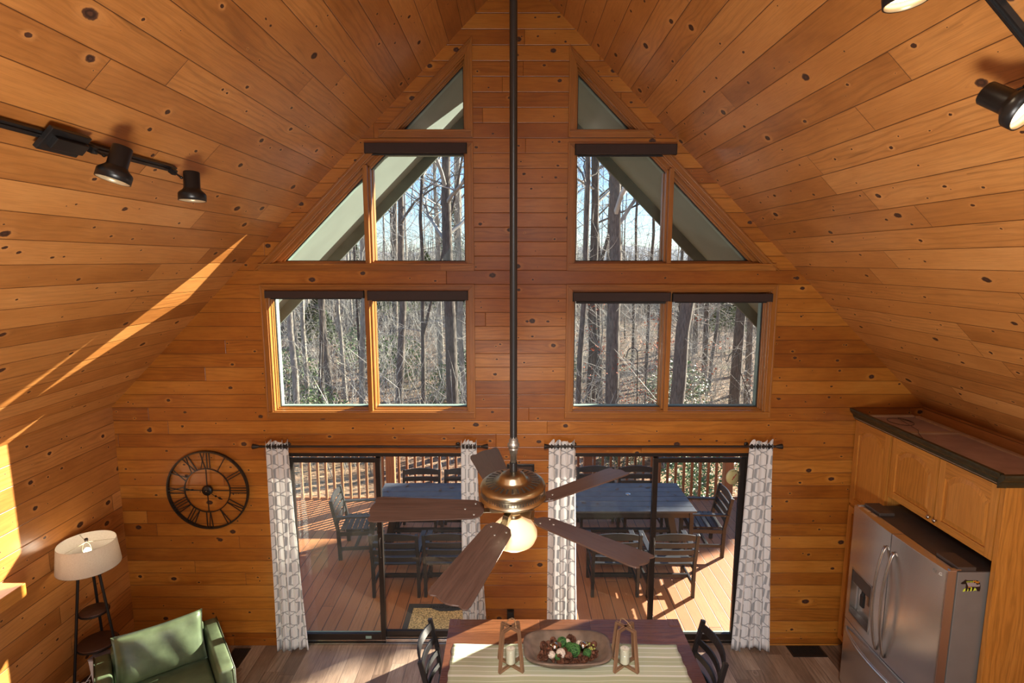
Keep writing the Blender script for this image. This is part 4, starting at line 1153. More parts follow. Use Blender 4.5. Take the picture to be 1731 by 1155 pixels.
fs.append(list(range(N))[::-1]); fs.append([(len(prof) - 1) * N + k for k in range(N)])
b = MB(); b.shared(vs, fs, True); b.build('bowl', M['bowlwood'], t)
# contents
BZ = TZ + .007
rc = random.Random(11)
def pinecone():
    t = thing('pine_cone', 'small brown pine cone heaped in the dough bowl', 'pine cone', (0, 0, 0), group='pine cones in the dough bowl')
    b = MB()
    b.lathe([(0, -.020), (.010, -.016), (.013, 0), (.008, .016), (0, .022)], (0, 0, 0), 10)
    for i in range(46):
        s = i / 46; a = i * 2.39996; z = -.018 + .038 * s; r = .0215 * math.sin(PI * (.18 + .74 * (1 - s))) 
        e = Vector((math.cos(a), math.sin(a), 0)); w = Vector((-e.y, e.x, 0)) * .0055
        p = e * r * .5 + Vector((0, 0, z)); q = e * r + Vector((0, 0, z + .006))
        b.shared([p - w * .6, p + w * .6, q + w, q + e * .002 + Vector((0, 0, .002)), q - w, p + Vector((0, 0, -.003))], [(0, 1, 2, 3, 4), (5, 4, 3), (5, 3, 2)], False)
    b.build('scales', M['cone'], t); return t
pc0 = pinecone()
def bowl_floor(x, y):
    k = max(abs(x) / .30, abs(y) / .165); return .016 + .05 * max(0, k - .45)
cones = []
for layer, cnt, zz in ((0, 34, .030), (1, 26, .056), (2, 8, .078)):
    for _ in range(cnt):
        for tr in range(40):
            a = rc.random() * 2 * PI; q = rc.random() ** .5; x, y = sup(a, .235 * q, .118 * q)
            if all((x - c[0]) ** 2 + (y - c[1]) ** 2 + (zz - c[2]) ** 2 > .030 ** 2 for c in cones): break
        else: continue
        cones.append((x, y, zz)); z = bowl_floor(x, y) + zz
        o = pc0 if len(cones) == 1 else dup(pc0)
        o.location = (BWX + x, BWY + y, BZ + z); o.rotation_euler = (rc.random() * 6, rc.random() * 6, rc.random() * 6); sc = .85 + rc.random() * .5; o.scale = (sc, sc, sc)
def wicker(r, seed, n=16):
    b = MB(); q = random.Random(seed)
    for k in range(n):
        ax = Vector((q.gauss(0, 1), q.gauss(0, 1), q.gauss(0, 1))).normalized(); u = ax.orthogonal().normalized(); w = ax.cross(u); off = ax * r * q.uniform(-.45, .45)
        rr_ = math.sqrt(r * r - off.length_squared)
        b.tube([off + (u * math.cos(a * PI / 10) + w * math.sin(a * PI / 10)) * rr_ for a in range(21)], r * .045, 5, False)
    return b
GB = [(-.035, .070, .094, .040, 'dark green wicker ball at the back of the dough bowl beside a white ball'), (.052, -.030, .100, .050, 'largest green wicker ball in the middle of the dough bowl'),
      (.022, .030, .090, .030, 'green wicker ball just behind the largest one in the dough bowl'), (.155, -.055, .088, .034, 'green wicker ball at the right end of the dough bowl'),
      (-.080, -.085, .080, .024, 'smallest green wicker ball at the near rim of the dough bowl')]
for i, (x, y, z, r, lab) in enumerate(GB):
    t = thing('wicker_ball', lab, 'decorative ball', (BWX + x, BWY + y, BZ + z), group='green wicker balls in the bowl')
    wicker(r, i).build('strands', M['greenvine'], t); b = MB(); b.ball((0, 0, 0), r * .90, 16, 10); b.build('core', M['greencore'], t)
for i, (x, y, z, r, lab) in enumerate([(.010, .075, .094, .024, 'small ivory ball at the back rim of the dough bowl'), (-.055, -.060, .092, .038, 'large ivory carved ball at the front of the dough bowl'), (-.130, -.070, .086, .030, 'smaller ivory carved ball at the left front of the dough bowl'), (.105, .045, .094, .030, 'ivory ball behind the silver ornament at the right of the dough bowl')]):
    t = thing('carved_ball', lab, 'decorative ball', (BWX + x, BWY + y, BZ + z), group='ivory balls in the bowl')
    b = MB(); b.ball((0, 0, 0), r, 20, 14); b.build('ball', M['ivory'], t)
    b = wicker(r * .985, i + 40, 9); b.build('carving', M['ivory'], t)
for (x, y, z, rot, lab) in ((-.100, .005, .100, (0, R(-55), R(15)), 'ribbed silver ornament at the left of the dough bowl'), (.128, .010, .104, (0, R(60), R(-25)), 'ribbed silver ornament at the right of the dough bowl')):
    t = thing('glass_ornament', lab, 'ornament', (BWX + x, BWY + y, BZ + z), group='silver ornaments in the bowl'); t.rotation_euler = rot
    b = MB(); N = 48; prof = [(.006, -.036), (.020, -.031), (.032, -.014), (.035, .002), (.028, .020), (.014, .030), (.010, .034)]
    vs, fs = [], []
    for r, z2 in prof:
        for k in range(N):
            a = 2 * PI * k / N; rr_ = r * (1 + .06 * math.cos(a * 16)); vs.append((rr_ * math.cos(a), rr_ * math.sin(a), z2))
    for i in range(len(prof) - 1):
        for k in range(N): fs.append((i * N + k, i * N + (k + 1) % N, (i + 1) * N + (k + 1) % N, (i + 1) * N + k))
    b.shared(vs, fs, True); b.build('ribbed_body', M['silver'], t)
    b = MB(); b.lathe([(0, .030), (.011, .032), (.011, .044), (.004, .046), (.003, .052), (0, .052)], (0, 0, 0), 14); b.build('cap', M['brass'], t)
t0 = None
for k in range(16):
    x, y = .165 + rc.gauss(0, .022), .005 + rc.gauss(0, .035)
    if t0 is None:
        b = MB(); b.ball((0, 0, 0), .0085, 10, 8); t0 = o = b.build('berry', M['berry']); tag(o, 'yellow green berry among the cones at the right end of the dough bowl', 'berry', 'berries in the bowl')
    else: o = t0.copy(); COL.objects.link(o)
    o.location = (BWX + x, BWY + y, BZ + .088 + rc.random() * .014)

# lanterns, each with a jar and a candle of their own
def lantern(loc, label, rz, jl, cl, hs):
    t = thing('lantern', label, 'lantern', loc, rz, 'wooden lanterns on the table'); H = .335; w = .022
    tops = []
    for sx in (-1, 1):
        for sy in (-1, 1):
            f = Vector((sx * .088, sy * .082, 0)); tp = Vector((sx * .060, sy * .054, H)); tops.append((f, tp))
            b = MB((0, 0, 1)); b.a = (tp - f).normalized(); b.beam(f + Vector((0, 0, .008)), tp, w, w, (sx, sy, 0)); b.build('upright', M['rustic'], t, bevel=.0015)
    for z, i in ((.009, 0), (H - .006, 1)):
        for (p, q) in ((tops[0][i], tops[3][i]), (tops[1][i], tops[2][i])):
            b = MB((0, 1, 0)); p = Vector((p.x, p.y, z)); q = Vector((q.x, q.y, z)); b.a = (q - p).normalized(); ex = (q - p).normalized() * .008; b.beam(p - ex, q + ex, w, w); b.build('cross_bar', M['rustic'], t, bevel=.0015)
    b = MB(); pts = []
    for i in range(17):
        s = i / 16; pts.append(Vector((.040 - .080 * s + hs * math.sin(PI * s) * .02, -.030 + .06 * s, H + .004 + .062 * math.sin(PI * s) ** .7 + .003 * math.sin(i * 2.1))))
    b.tube(pts, .0038, 8); b.build('rope_handle', M['rope'], t)
    z = loc[2] + .0185
    b = MB(); b.lathe([(0, 0), (.047, 0), (.048, .004), (.048, .150), (.0455, .150), (.0455, .010), (0, .008)], (0, 0, 0), 32); o = b.build('candle_jar', M['jar']); o.location = (loc[0], loc[1], z); tag(o, jl, 'candle jar')
    b = MB(); b.lathe([(0, 0), (.035, 0), (.036, .003), (.036, .116), (.034, .119), (.010, .117), (0, .117)], (0, 0, 0), 32)
    c = bpy.data.objects.new('candle', None); COL.objects.link(c); c.location = (loc[0], loc[1], z + .0105); tag(c, cl, 'candle')
    b.build('wax', M['wax'], c); b = MB(); b.tube([(0, 0, .116), (0, 0, .124), (.002, 0, .130)], .0011, 6); b.build('wick', M['gasket'], c)
lantern((-.022, -1.290, TZ + .006), 'brown wooden lantern with a rope handle left of the dough bowl', R(3), 'clear glass jar inside the left lantern', 'cream pillar candle in the left lantern', 1)
lantern((.876, -1.290, TZ + .006), 'brown wooden lantern with a rope handle right of the dough bowl', R(-2), 'clear glass jar inside the right lantern', 'cream pillar candle in the right lantern', -1)

# ladder-back chairs
def ladder_chair(loc, rz, label):
    t = thing('dining_chair', label, 'chair', loc, rz, 'black ladder-back dining chairs')
    # local: seat towards +x, back at x = -.2
    W = .255
    for s in (-1, 1):
        b = MB((0, 0, 1)); pts = [(-.165, 0), (-.175, .45), (-.205, .70), (-.262, .955)]
        for (xa, za), (xb, zb) in zip(pts, pts[1:]): b.beam((xa, s * W, za), (xb, s * W, zb), .030, .036, (1, 0, 0))
        b.build('back_post', M['blackpaint'], t, bevel=.003)
        b = MB((0, 0, 1)); b.beam((.235, s * (W - .01), 0), (.235, s * (W - .01), .44), .036, .036, (1, 0, 0)); b.build('leg', M['blackpaint'], t, bevel=.003)
        b = MB((1, 0, 0)); b.beam((-.165, s * W, .20), (.235, s * (W - .01), .20), .018, .026); b.build('stretcher', M['blackpaint'], t, bevel=.002)
    b = MB((1, 0, 0)); b.box((-.19, -W + .01, .44), (.26, W - .01, .465)); b.build('seat', M['blackpaint'], t, bevel=.008)
    for z, h in ((.90, .060), (.775, .045), (.66, .045), (.55, .04)):
        b = MB((0, 1, 0)); n = 14; vs = []
        def bx(z): return -.175 - (z - .45) * .13 if z < .7 else -.207 - (z - .70) * .223
        for i in range(n + 1):
            s = i / n * 2 - 1; y = s * (W - .012); bow = .055 * (1 - s * s); up = .012 * (1 - s * s)
            for (dx, dz) in ((.007, -h / 2), (-.007, -h / 2), (-.007, h / 2), (.007, h / 2)):
                vs.append((bx(z + dz) - bow + dx, y, z + dz + (up if dz > 0 else 0)))
        fs = [(i * 4 + a, i * 4 + (a + 1) % 4, i * 4 + 4 + (a + 1) % 4, i * 4 + 4 + a)[::-1] for i in range(n) for a in range(4)]
        b.shared(vs, fs, False); b.build('ladder_slat', M['blackpaint'], t, bevel=.002)
    return t
ladder_chair((-.44, -1.235, 0), 0, 'black ladder-back dining chair at the left end of the table')
ladder_chair((1.325, -1.255, 0), PI, 'black ladder-back dining chair at the right end of the table')
# ================================================================== DECK FURNITURE
def arm_chair():
    """poly-lumber dining armchair; faces local -y (seat towards -y), back at +y"""
    t = thing('deck_chair', '', 'chair', (0, 0, 0), group='charcoal armchairs around the deck tables'); m = M['polyblack']; W = .27
    for s in (-1, 1):
        b = MB((0, 0, 1)); b.beam((s * W, .20, 0), (s * W, .215, .42), .038, .048, (0, 1, 0)); b.beam((s * W, .215, .42), (s * W, .300, .845), .038, .045, (0, 1, 0)); b.build('back_post', m, t, bevel=.004)
        b = MB((0, 0, 1)); b.beam((s * W, -.23, 0), (s * W, -.23, .60), .038, .055, (0, 1, 0)); b.build('leg', m, t, bevel=.004)
        b = MB((0, 1, 0)); b.box((s * W - .032, -.27, .60), (s * W + .032, .26, .622)); b.build('armrest', m, t, bevel=.005)
        b = MB((0, 1, 0)); b.box((s * W - .012, -.22, .14), (s * W + .012, .20, .185)); b.box((s * W - .012, -.22, .345), (s * W + .012, .20, .40)); b.build('side_rail', m, t, bevel=.003)
    b = MB((1, 0, 0)); b.box((-W, -.02, .14), (W, .015, .185)); b.box((-W + .02, -.245, .35), (W - .02, -.215, .405)); b.build('stretcher', m, t, bevel=.003)
    for k in range(6):
        y = -.235 + k * .073; b = MB((1, 0, 0)); b.box((-W + .02, y, .405), (W - .02, y + .062, .425)); b.build('seat_slat', m, t, bevel=.003)
    for k in range(4):
        z = .475 + k * .098; top = k == 3; b = MB((1, 0, 0)); n = 10; h = .066; vs = []
        for i in range(n + 1):
            s = i / n * 2 - 1; x = s * (W - .018); y = .218 + (z - .42) * .2 + .012 * (1 - s * s)
            up = .030 * (1 - s * s) if top else 0
            for (dy, dz) in ((-.009, 0), (.009, 0), (.009, h), (-.009, h)): vs.append((x, y + dy + dz * .2, z + dz + (up if dz else 0)))
        fs = [(i * 4 + a, i * 4 + (a + 1) % 4, i * 4 + 4 + (a + 1) % 4, i * 4 + 4 + a)[::-1] for i in range(n) for a in range(4)] + [(0, 1, 2, 3), tuple(n * 4 + q for q in (3, 2, 1, 0))]
        b.shared(vs, fs, False); b.build('back_slat', m, t, bevel=.002)
    return t
ch = arm_chair()
SP = [(-1.405, 1.165, PI, 'charcoal deck armchair at the near side of the left table, nearer the door post'),
      (-.785, 1.175, PI, 'charcoal deck armchair at the near side of the left table, half behind the curtain'),
      (1.22, 1.175, PI, 'charcoal deck armchair at the near side of the right table, left of the door post'),
      (1.885, 1.165, PI, 'charcoal deck armchair at the near side of the right table, behind the door post'),
      (-1.405, 2.66, 0, 'charcoal deck armchair at the far side of the left table, left of its neighbour'),
      (-.77, 2.66, 0, 'charcoal deck armchair at the far side of the left table, cut by the curtain'),
      (1.27, 2.76, 0, 'charcoal deck armchair at the far side of the right table, behind the fan blade'),
      (1.91, 2.76, 0, 'charcoal deck armchair at the far side of the right table, nearest the door post'),
      (-2.16, 2.10, PI / 2 + .08, 'charcoal deck armchair at the left end of the left table'),
      (2.66, 2.17, -PI / 2 - .06, 'charcoal deck armchair at the right end of the right table')]
for i, (x, y, a, lab) in enumerate(SP):
    o = ch if i == 0 else dup(ch)
    o.location = (x, y, DZ); o.rotation_euler = (0, 0, a); o['label'] = lab
def deck_table(x0, x1, label):
    t = thing('deck_table', label, 'table', ((x0 + x1) / 2, 2.205, DZ), group='slate slatted deck tables'); w = (x1 - x0) / 2; d = .485; n = 6
    for k in range(n):
        y = -d + k * 2 * d / n; b = MB((1, 0, 0)); b.box((-w, y, .712), (w, y + 2 * d / n - .008, .74)); b.build('top_slat', M['polygrey'], t, bevel=.003)
    for s in (-1, 1):
        b = MB((0, 1, 0)); b.box((s * w * .93 - .02, -d + .02, .64), (s * w * .93 + .02, d - .02, .712)); b.build('end_rail', M['polyblack'], t, bevel=.003)
        b = MB((1, 0, 0)); b.box((-w * .93, s * (d - .05) - .015, .63), (w * .93, s * (d - .05) + .015, .712)); b.build('apron', M['polyblack'], t, bevel=.003)
        for q in (-1, 1):
            b = MB((0, 0, 1)); b.beam((s * w * .86, q * .12, 0), (s * w * .72, q * .12, .64), .06, .09, (1, 0, 0)); b.build('leg', M['polyblack'], t, bevel=.004)
        b = MB((0, 1, 0)); b.beam((s * w * .80, -.12, .25), (s * w * .80, .12, .25), .04, .07); b.build('stretcher', M['polyblack'], t)
    b = MB((1, 0, 0)); b.box((-w * .8, -.04, .22), (w * .8, .04, .26)); b.build('stretcher', M['polyblack'], t, bevel=.003)
    return t
deck_table(-1.905, .0, 'slate grey slatted deck table seen through the left glass door')
deck_table(.49, 2.42, 'slate grey slatted deck table seen through the right glass door')
o = MB(); o.lathe([(0, 0), (.036, 0), (.038, .004), (.03, .012), (.012, .014), (0, .014)], (1.62, 2.28, DZ + .74), 20); o = o.build('umbrella_hole_cap', M['chrome']); tag(o, 'small shiny round cap on the right deck table', 'cap')

# fallen leaves on the deck tables: small curled leaves, one label is true of all of them
rl = random.Random(5); leaf0 = None
for k in range(26):
    if leaf0 is None:
        b = MB(); b.shared([(-.035, 0, .006), (-.012, -.018, .002), (.022, -.014, .003), (.040, 0, .010), (.020, .016, .004), (-.014, .017, .003), (0, 0, 0)], [(6, 0, 1), (6, 1, 2), (6, 2, 3), (6, 3, 4), (6, 4, 5), (6, 5, 0)], False)
        leaf0 = o = b.build('fallen_leaf', M['leafbrown']) ; tag(o, 'small dry brown leaf lying on a deck table', 'leaf', 'dry leaves on the deck tables')
    else: o = leaf0.copy(); COL.objects.link(o)
    x = rl.uniform(.6, 2.3) if k % 3 else rl.uniform(-1.8, -.6)
    o.location = (x, rl.uniform(1.80, 2.62), DZ + .7425); o.rotation_euler = (0, 0, rl.random() * 6); s = rl.uniform(.5, 1.2); o.scale = (s, s, s)

# doormat
t = thing('doormat', 'black-rimmed coir doormat with raised lettering outside the left door', 'doormat', (-.825, .545, DZ))
b = MB(); b.ring([(-.40, -.265), (.40, -.265), (.40, .265), (-.40, .265)], [(-.335, -.20), (.335, -.20), (.335, .175), (-.335, .175)], xy, 0, .014); b.build('rubber_border', M['rubber'], t, bevel=.003)
b = MB(); b.box((-.335, -.20, 0), (.335, .175, .018))
b.build('coir_pile', M['coir'], t)
b = MB(); b.prism([(.32, .18), (.31, .16), (.12, .115), (-.02, .112), (-.10, .15), (-.14, .18)], xy, .012, .020); b.build('lettering_arch', M['rubber'], t)
text('word', 'WELCOME', .085, M['gasket'], t, (.05, .20, .0205), (0, 0, PI), .0012)

# shepherd hooks clamped to the railing
def hook(x, x2, z1, label):
    t = thing('bird_feeder_hook', label, 'hook', (x, DY - .02, 0))
    dx = x2 - x; pts = [(0, 0, .1)]
    pts += [(dx * .15, 0, 1.6), (dx * .55, 0, z1 - .25)]
    for i in range(12):
        a = PI * i / 11; pts.append((dx * .55 + (dx * .55 * .9) * 0 + (-.085 + .085 * math.cos(a)) * (1), 0, z1 - .1 + .10 * math.sin(a)))
    pts.append((dx * .55 - .19, 0, z1 - .16)); pts.append((dx * .55 - .215, 0, z1 - .13))
    b = MB(); b.tube([Vector(p) + Vector((0, -.095, 0)) for p in pts], .0075, 8); b.build('hook_pole', M['galvdark'], t)
    b = MB(); b.box((-.03, -.105, .93), (.03, -.071, .97)); b.build('clamp', M['black'], t)
hook(2.03, 1.99, 2.54, 'curved metal bird feeder hook on the railing, left of the two')
hook(4.02, 3.35, 2.47, 'leaning metal bird feeder hook on the railing, right of the two')

# ================================================================== GROUND AND WOODS
def sstep(a, b, x): t = min(max((x - a) / (b - a), 0), 1); return t * t * (3 - 2 * t)
def gz(x, y):
    z = -2.1 - .9 * sstep(4, 14, y) + 1.6 * sstep(24, 60, y) + .5 * math.sin(x * .09 + 1) * sstep(10, 40, y) + .12 * math.sin(x * .9) * math.cos(y * .7)
    return z - 4.0 * sstep(4, 40, x) * sstep(15, 70, y) + 1.3 * sstep(0, 50, -x) * sstep(15, 70, y)
vs, fs = [], []; nx, ny = 110, 90
for j in range(ny + 1):
    for i in range(nx + 1):
        x = (i / nx * 2 - 1); x = x * abs(x) ** .5 * 110; y = -1.5 + 122 * (j / ny) ** 1.5; vs.append((x, y, gz(x, y) if y > 0 else -2.1))
for j in range(ny):
    for i in range(nx):
        a = j * (nx + 1) + i; fs.append((a, a + 1, a + nx + 2, a + nx + 1))
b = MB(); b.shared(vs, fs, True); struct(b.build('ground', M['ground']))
# far ridge
vs, fs = [], []; n = 120
for j in range(3):
    for i in range(n + 1):
        x = -700 + 1400 * i / n; h = 3.6 + 22 * (.5 + .5 * math.sin(x * .006 + 1.1)) + 4 * math.sin(x * .021) + 1.8 * math.sin(x * .07) + .9 * math.sin(x * .23)
        h = max(h * .42 + 6, 2); vs.append((x, 520 + (2 - j) * 60 if j else 700, (0, 1, 0)[0] * 0 + (-40 if j == 0 else (h if j == 1 else -40)))) if False else vs.append((x, (460, 560, 700)[j], (-60, h, -60)[j]))
for j in range(2):
    for i in range(n): a = j * (n + 1) + i; fs.append((a, a + 1, a + n + 2, a + n + 1))
b = MB(); b.shared(vs, fs, True); struct(b.build('distant_ridge', M['hill']))

def bare_tree(seed, H, r0, fork=False, low=.35, nb=20, lean=0.0):
    """returns two mesh builders: trunk and crown of branches"""
    q = random.Random(seed); T, B = MB((0, 0, 1)), MB((0, 0, 1)); pts, rs = [], []; n = 12; bx = q.uniform(-1, 1) * .35; by = q.uniform(-1, 1) * .3
    for i in range(n + 1):
        s = i / n; pts.append(Vector((lean * s * H + bx * math.sin(s * 2.6) + .04 * q.gauss(0, 1) * (i > 0), by * math.sin(s * 3.1), -.6 + s * (H + .6)))); rs.append(r0 * (1.18 - .18 * min(1, s * 12)) * (1 - .78 * s ** 1.2))
    T.tube(pts, rs, 12)
    def at(s): k = min(int(s * n), n - 1); return pts[k].lerp(pts[k + 1], s * n - k)
    def branch(p, d, L, r, depth):
        m = 5; P = [p]; dd = d.copy()
        for k in range(m):
            dd = (dd + Vector((q.gauss(0, .16), q.gauss(0, .16), q.gauss(0, .10) + .05))).normalized(); P.append(P[-1] + dd * L / m)
        B.tube(P, [r * (1 - .8 * k / m) for k in range(m + 1)], 5 if depth == 0 else 3, False)
        if depth < 2:
            for k in range(q.randint(4, 6) if depth == 0 else q.randint(2, 4)):
                s = q.uniform(.2, .95); b0 = P[int(s * m)].lerp(P[min(int(s * m) + 1, m)], s * m - int(s * m))
                v = (dd + Vector((q.gauss(0, .7), q.gauss(0, .7), q.gauss(.2, .5)))).normalized(); branch(b0, v, L * q.uniform(.35, .6), r * .42, depth + 1)
    for k in range(nb):
        s = low + (1 - low) * (k + q.random()) / nb; a = q.random() * 2 * PI; up = q.uniform(.25, 1.0)
        d = Vector((math.cos(a), math.sin(a), up)).normalized(); branch(at(s), d, H * (1.05 - s) * q.uniform(.18, .34) + .5, rs[min(int(s * n), n)] * q.uniform(.3, .5), 0)
    for k in range(7):     # short dead stubs and twigs low on the trunk
        s = q.uniform(.12, low); a = q.random() * 2 * PI; branch(at(s), Vector((math.cos(a), math.sin(a), q.uniform(-.1, .5))).normalized(), q.uniform(.6, 2.0), .014, 1)
    if fork:
        s = fork; p = at(s); P = [p]; d = Vector((.30, 0, 1)).normalized()
        for k in range(6): d = (d + Vector((-.02, q.gauss(0, .05), .05))).normalized(); P.append(P[-1] + d * H * (1 - s) / 6)
        T.tube(P, [r0 * .62 * (1 - .12 * k) for k in range(7)], 10)
    return T, B
def tree(name, seed, H, r0, mat, twig, label, group, **k):
    t = thing(name, label, 'tree', (0, 0, 0), group=group); T, B = bare_tree(seed, H, r0, **k)
    T.build('trunk', mat, t); B.build('branches', twig, t); return t
def place(o, x, y, rz=0, s=1.0): o.location = (x, y, gz(x, y)); o.rotation_euler = (0, 0, rz); o.scale = (s, s, s); return o
# trees that can be picked out in the windows: pixel column, distance from the wall, radius
NEAR = [
 (497, 16, .13, 'barkpale', 'forked grey tree at the left edge of the lower left window', dict(fork=.34)), (512, 21, .11, 'barkpale', 'slim pale trunk just right of the forked tree in the lower left window', {}),
 (549, 19, .16, 'bark', 'straight grey trunk in the middle of the left pane of the lower left window', {}), (532, 17, .10, 'barkdark', 'dark leaning trunk left of the straight grey trunk, lower left window', dict(lean=.012)),
 (604, 18, .13, 'barkpale', 'pale sunlit trunk at the right of the left pane, lower left window', {}), (672, 17, .16, 'bark', 'grey trunk near the left of the right pane, lower left window', {}),
 (709, 15, .085, 'barkdark', 'thin dark crooked trunk in the right pane of the lower left window', dict(fork=.22)), (745, 22, .12, 'barkpale', 'slim pale trunk left of the thick one in the lower left window', {}),
 (767, 14, .23, 'barkdark', 'thick dark trunk near the right edge of both left windows', {}), (783, 19, .13, 'barkpale', 'pale branching trunk at the right edge of the lower left window', {}),
 (665, 30, .19, 'bark', 'tall grey trunk standing behind in the upper left window', {}),
 (979, 15, .115, 'bark', 'slender grey trunk at the left edge of the lower right window', {}), (1003, 17, .20, 'barkdark', 'dark trunk second from the left in the lower right window', {}),
 (1018, 21, .15, 'barkdark', 'dark forked trunk between the two big trunks in the lower right window', dict(fork=.3)), (1042, 14, .26, 'bark', 'thickest straight trunk in the middle of both right windows', {}),
 (1140, 13, .25, 'bark', 'big leaning trunk just right of the mullion in the lower right window', dict(lean=.035)), (1248, 16, .22, 'barkdark', 'dark trunk near the right of the lower right window', dict(lean=.008)),
 (1272, 20, .14, 'bark', 'narrow brown trunk at the far right of the lower right window', {}), (1095, 26, .10, 'barkdark', 'thin dark trunk left of the mullion in the lower right window', {}),
 (1205, 24, .09, 'twigdark', 'thin curving trunk among red leaves in the lower right window', dict(lean=.02)), (1178, 34, .20, 'bark', 'grey trunk low behind the slope in the small upper right pane', {}),
]
taken = []
for i, (u, y, r, mt, lab, kw) in enumerate(NEAR):
    x = (u - 868) / 958 * (y + 5.36) * 1.0
    o = tree('bare_tree', 100 + i, 19 + (i * 7) % 8, r, M[mt], M['twigdark'] if i % 2 else M['twig'], lab, 'trees close behind the deck', nb=22, low=.38, **kw)
    place(o, x, y); taken.append((x, y))
# the rest of the woods
kinds = [tree('bare_tree', 200 + k, 18 + k * 1.3, (.10, .14, .17, .12, .20, .08)[k], M[('bark', 'barkpale', 'barkdark', 'barkpale', 'bark', 'barkdark')[k]], M['twig'] if k % 2 else M['twigdark'], 'bare grey tree deep in the woods behind the deck', 'bare trees deep in the woods', nb=15, low=.4) for k in range(6)]
rt = random.Random(21); used = [False] * 6; cnt = 0
while cnt < 120:
    y = 20 + 75 * rt.random() ** 1.15; x = rt.uniform(-.62, .66) * (y + 5.4)
    if any((x - a) ** 2 + (y - b_) ** 2 < 1.2 + y * .03 for a, b_ in taken): continue
    k = rt.randrange(6); o = kinds[k] if not used[k] else dup(kinds[k]); used[k] = True
    place(o, x, y, rt.random() * 6, rt.uniform(.75, 1.15)); taken.append((x, y)); cnt += 1
# evergreens
def evergreen(seed, H, r, low, cards, group, label, mat='needle', card=.16, name='evergreen_tree', dome=False):
    q = random.Random(seed); t = thing(name, label, 'tree', (0, 0, 0), group=group)
    b = MB(); b.tube([(0, 0, -.5), (.05, 0, H * .5), (0, 0, H)], [.02 * H ** .6, .014 * H ** .6, .01], 8); b.build('trunk', M['barkdark'], t)
    b = MB()
    for k in range(cards):
        s = q.random() ** .8; z = low + (H - low) * s; rad = r * (1 - s) ** .7 * (.35 + .65 * q.random() ** .4); a = q.random() * 2 * PI
        if dome: zz = (z - low) / (H - low); rad = r * math.sqrt(max(0, 1 - max(0, (zz - .45) / .55) ** 2)) * q.random() ** .35
        c = Vector((rad * math.cos(a), rad * math.sin(a), z - rad * .12 + q.gauss(0, .12)))
        e = Vector((math.cos(a) + q.gauss(0, .4), math.sin(a) + q.gauss(0, .4), q.gauss(.1, .35))).normalized(); w = e.cross(Vector((q.gauss(0, .4), q.gauss(0, .4), 1))).normalized()
        L = card * q.uniform(.6, 1.4)
        b.shared([c, c + e * L * .5 + w * L * .32, c + e * L, c + e * L * .5 - w * L * .32], [(0, 1, 2, 3)], False)
    b.build('foliage', M[mat], t); return t
EV = [evergreen(k, 15 - k * 3, 2.6, 2.0 + k, 5200, 'evergreens in the woods', 'green pine standing among the bare trees behind the deck', card=.30) for k in range(3)]
usede = [False] * 3
for x, y, k, s in ((-21, 34, 0, .5), (-14, 46, 1, .5), (-9.5, 38, 2, .6), (-6.2, 52, 0, .75), (-17, 56, 1, .6), (-24, 50, 2, .7), (-12, 29, 2, .5), (-29, 64, 0, .6), (-7.6, 44, 1, .55), (-18, 30, 2, .5), (14.5, 33, 2, .5), (-3.2, 42, 2, .5)):
    o = EV[k] if not usede[k] else dup(EV[k]); usede[k] = True; place(o, x, y, x, s)
# dense evergreen at the right of the house, out of the window view, whose crown shades the deck tables
o = evergreen(77, 11.7, 1.75, .8, 11000, 'evergreens in the woods', 'broad dense evergreen tree to the right of the deck', card=.45, dome=True); place(o, 12.64, 11.48)
o['label'] = 'broad dense evergreen tree to the right of the deck'; SHADE_TREE = o
# broad-leaved evergreen shrubs
def shrub(seed, r, h, n):
    q = random.Random(seed); t = thing('evergreen_shrub', 'bushy green evergreen shrub in the undergrowth behind the deck railing', 'shrub', (0, 0, 0), group='green shrubs in the undergrowth'); b = MB()
    for k in range(n):
        a = q.random() * 2 * PI; rr_ = r * q.random() ** .5; z = h * q.random() ** .7 * (1.1 - .5 * (rr_ / r) ** 2); c = Vector((rr_ * math.cos(a), rr_ * math.sin(a), z)); e = Vector((q.gauss(0, 1), q.gauss(0, 1), q.gauss(.1, .6))).normalized(); w = e.orthogonal().normalized(); L = q.uniform(.07, .15)
        b.shared([c, c + e * L * .5 + w * L * .22, c + e * L, c + e * L * .5 - w * L * .22], [(0, 1, 2, 3)], False)
    b.build('foliage', M['rhodo'], t); b = MB()
    for k in range(9):
        a = q.random() * 2 * PI; b.tube([(0, 0, -.2), (r * .4 * math.cos(a), r * .4 * math.sin(a), h * .5), (r * .7 * math.cos(a), r * .7 * math.sin(a), h * .9)], [.02, .013, .005], 5)
    b.build('stems', M['twigdark'], t); return t
sh0 = shrub(1, 1.1, 1.7, 1500)
for i, (x, y, s) in enumerate(((4.6, 9.0, .8), (5.8, 11.0, .9), (3.6, 13, .7), (-9.5, 16, .9), (-3.0, 21, 1.1), (-8, 17, 1.1), (-11, 22, 1.5), (-1.6, 23, 1.4), (2.2, 24, 1.3), (-6.5, 26, 1.5), (7.5, 20, 1.3), (-12, 20, .9), (7.2, 9.2, .8), (5.2, 14, .8), (-14.5, 26, 1.6), (-9.5, 30, 1.5))):
    o = sh0 if i == 0 else dup(sh0); place(o, x, y, i * 1.3, s)
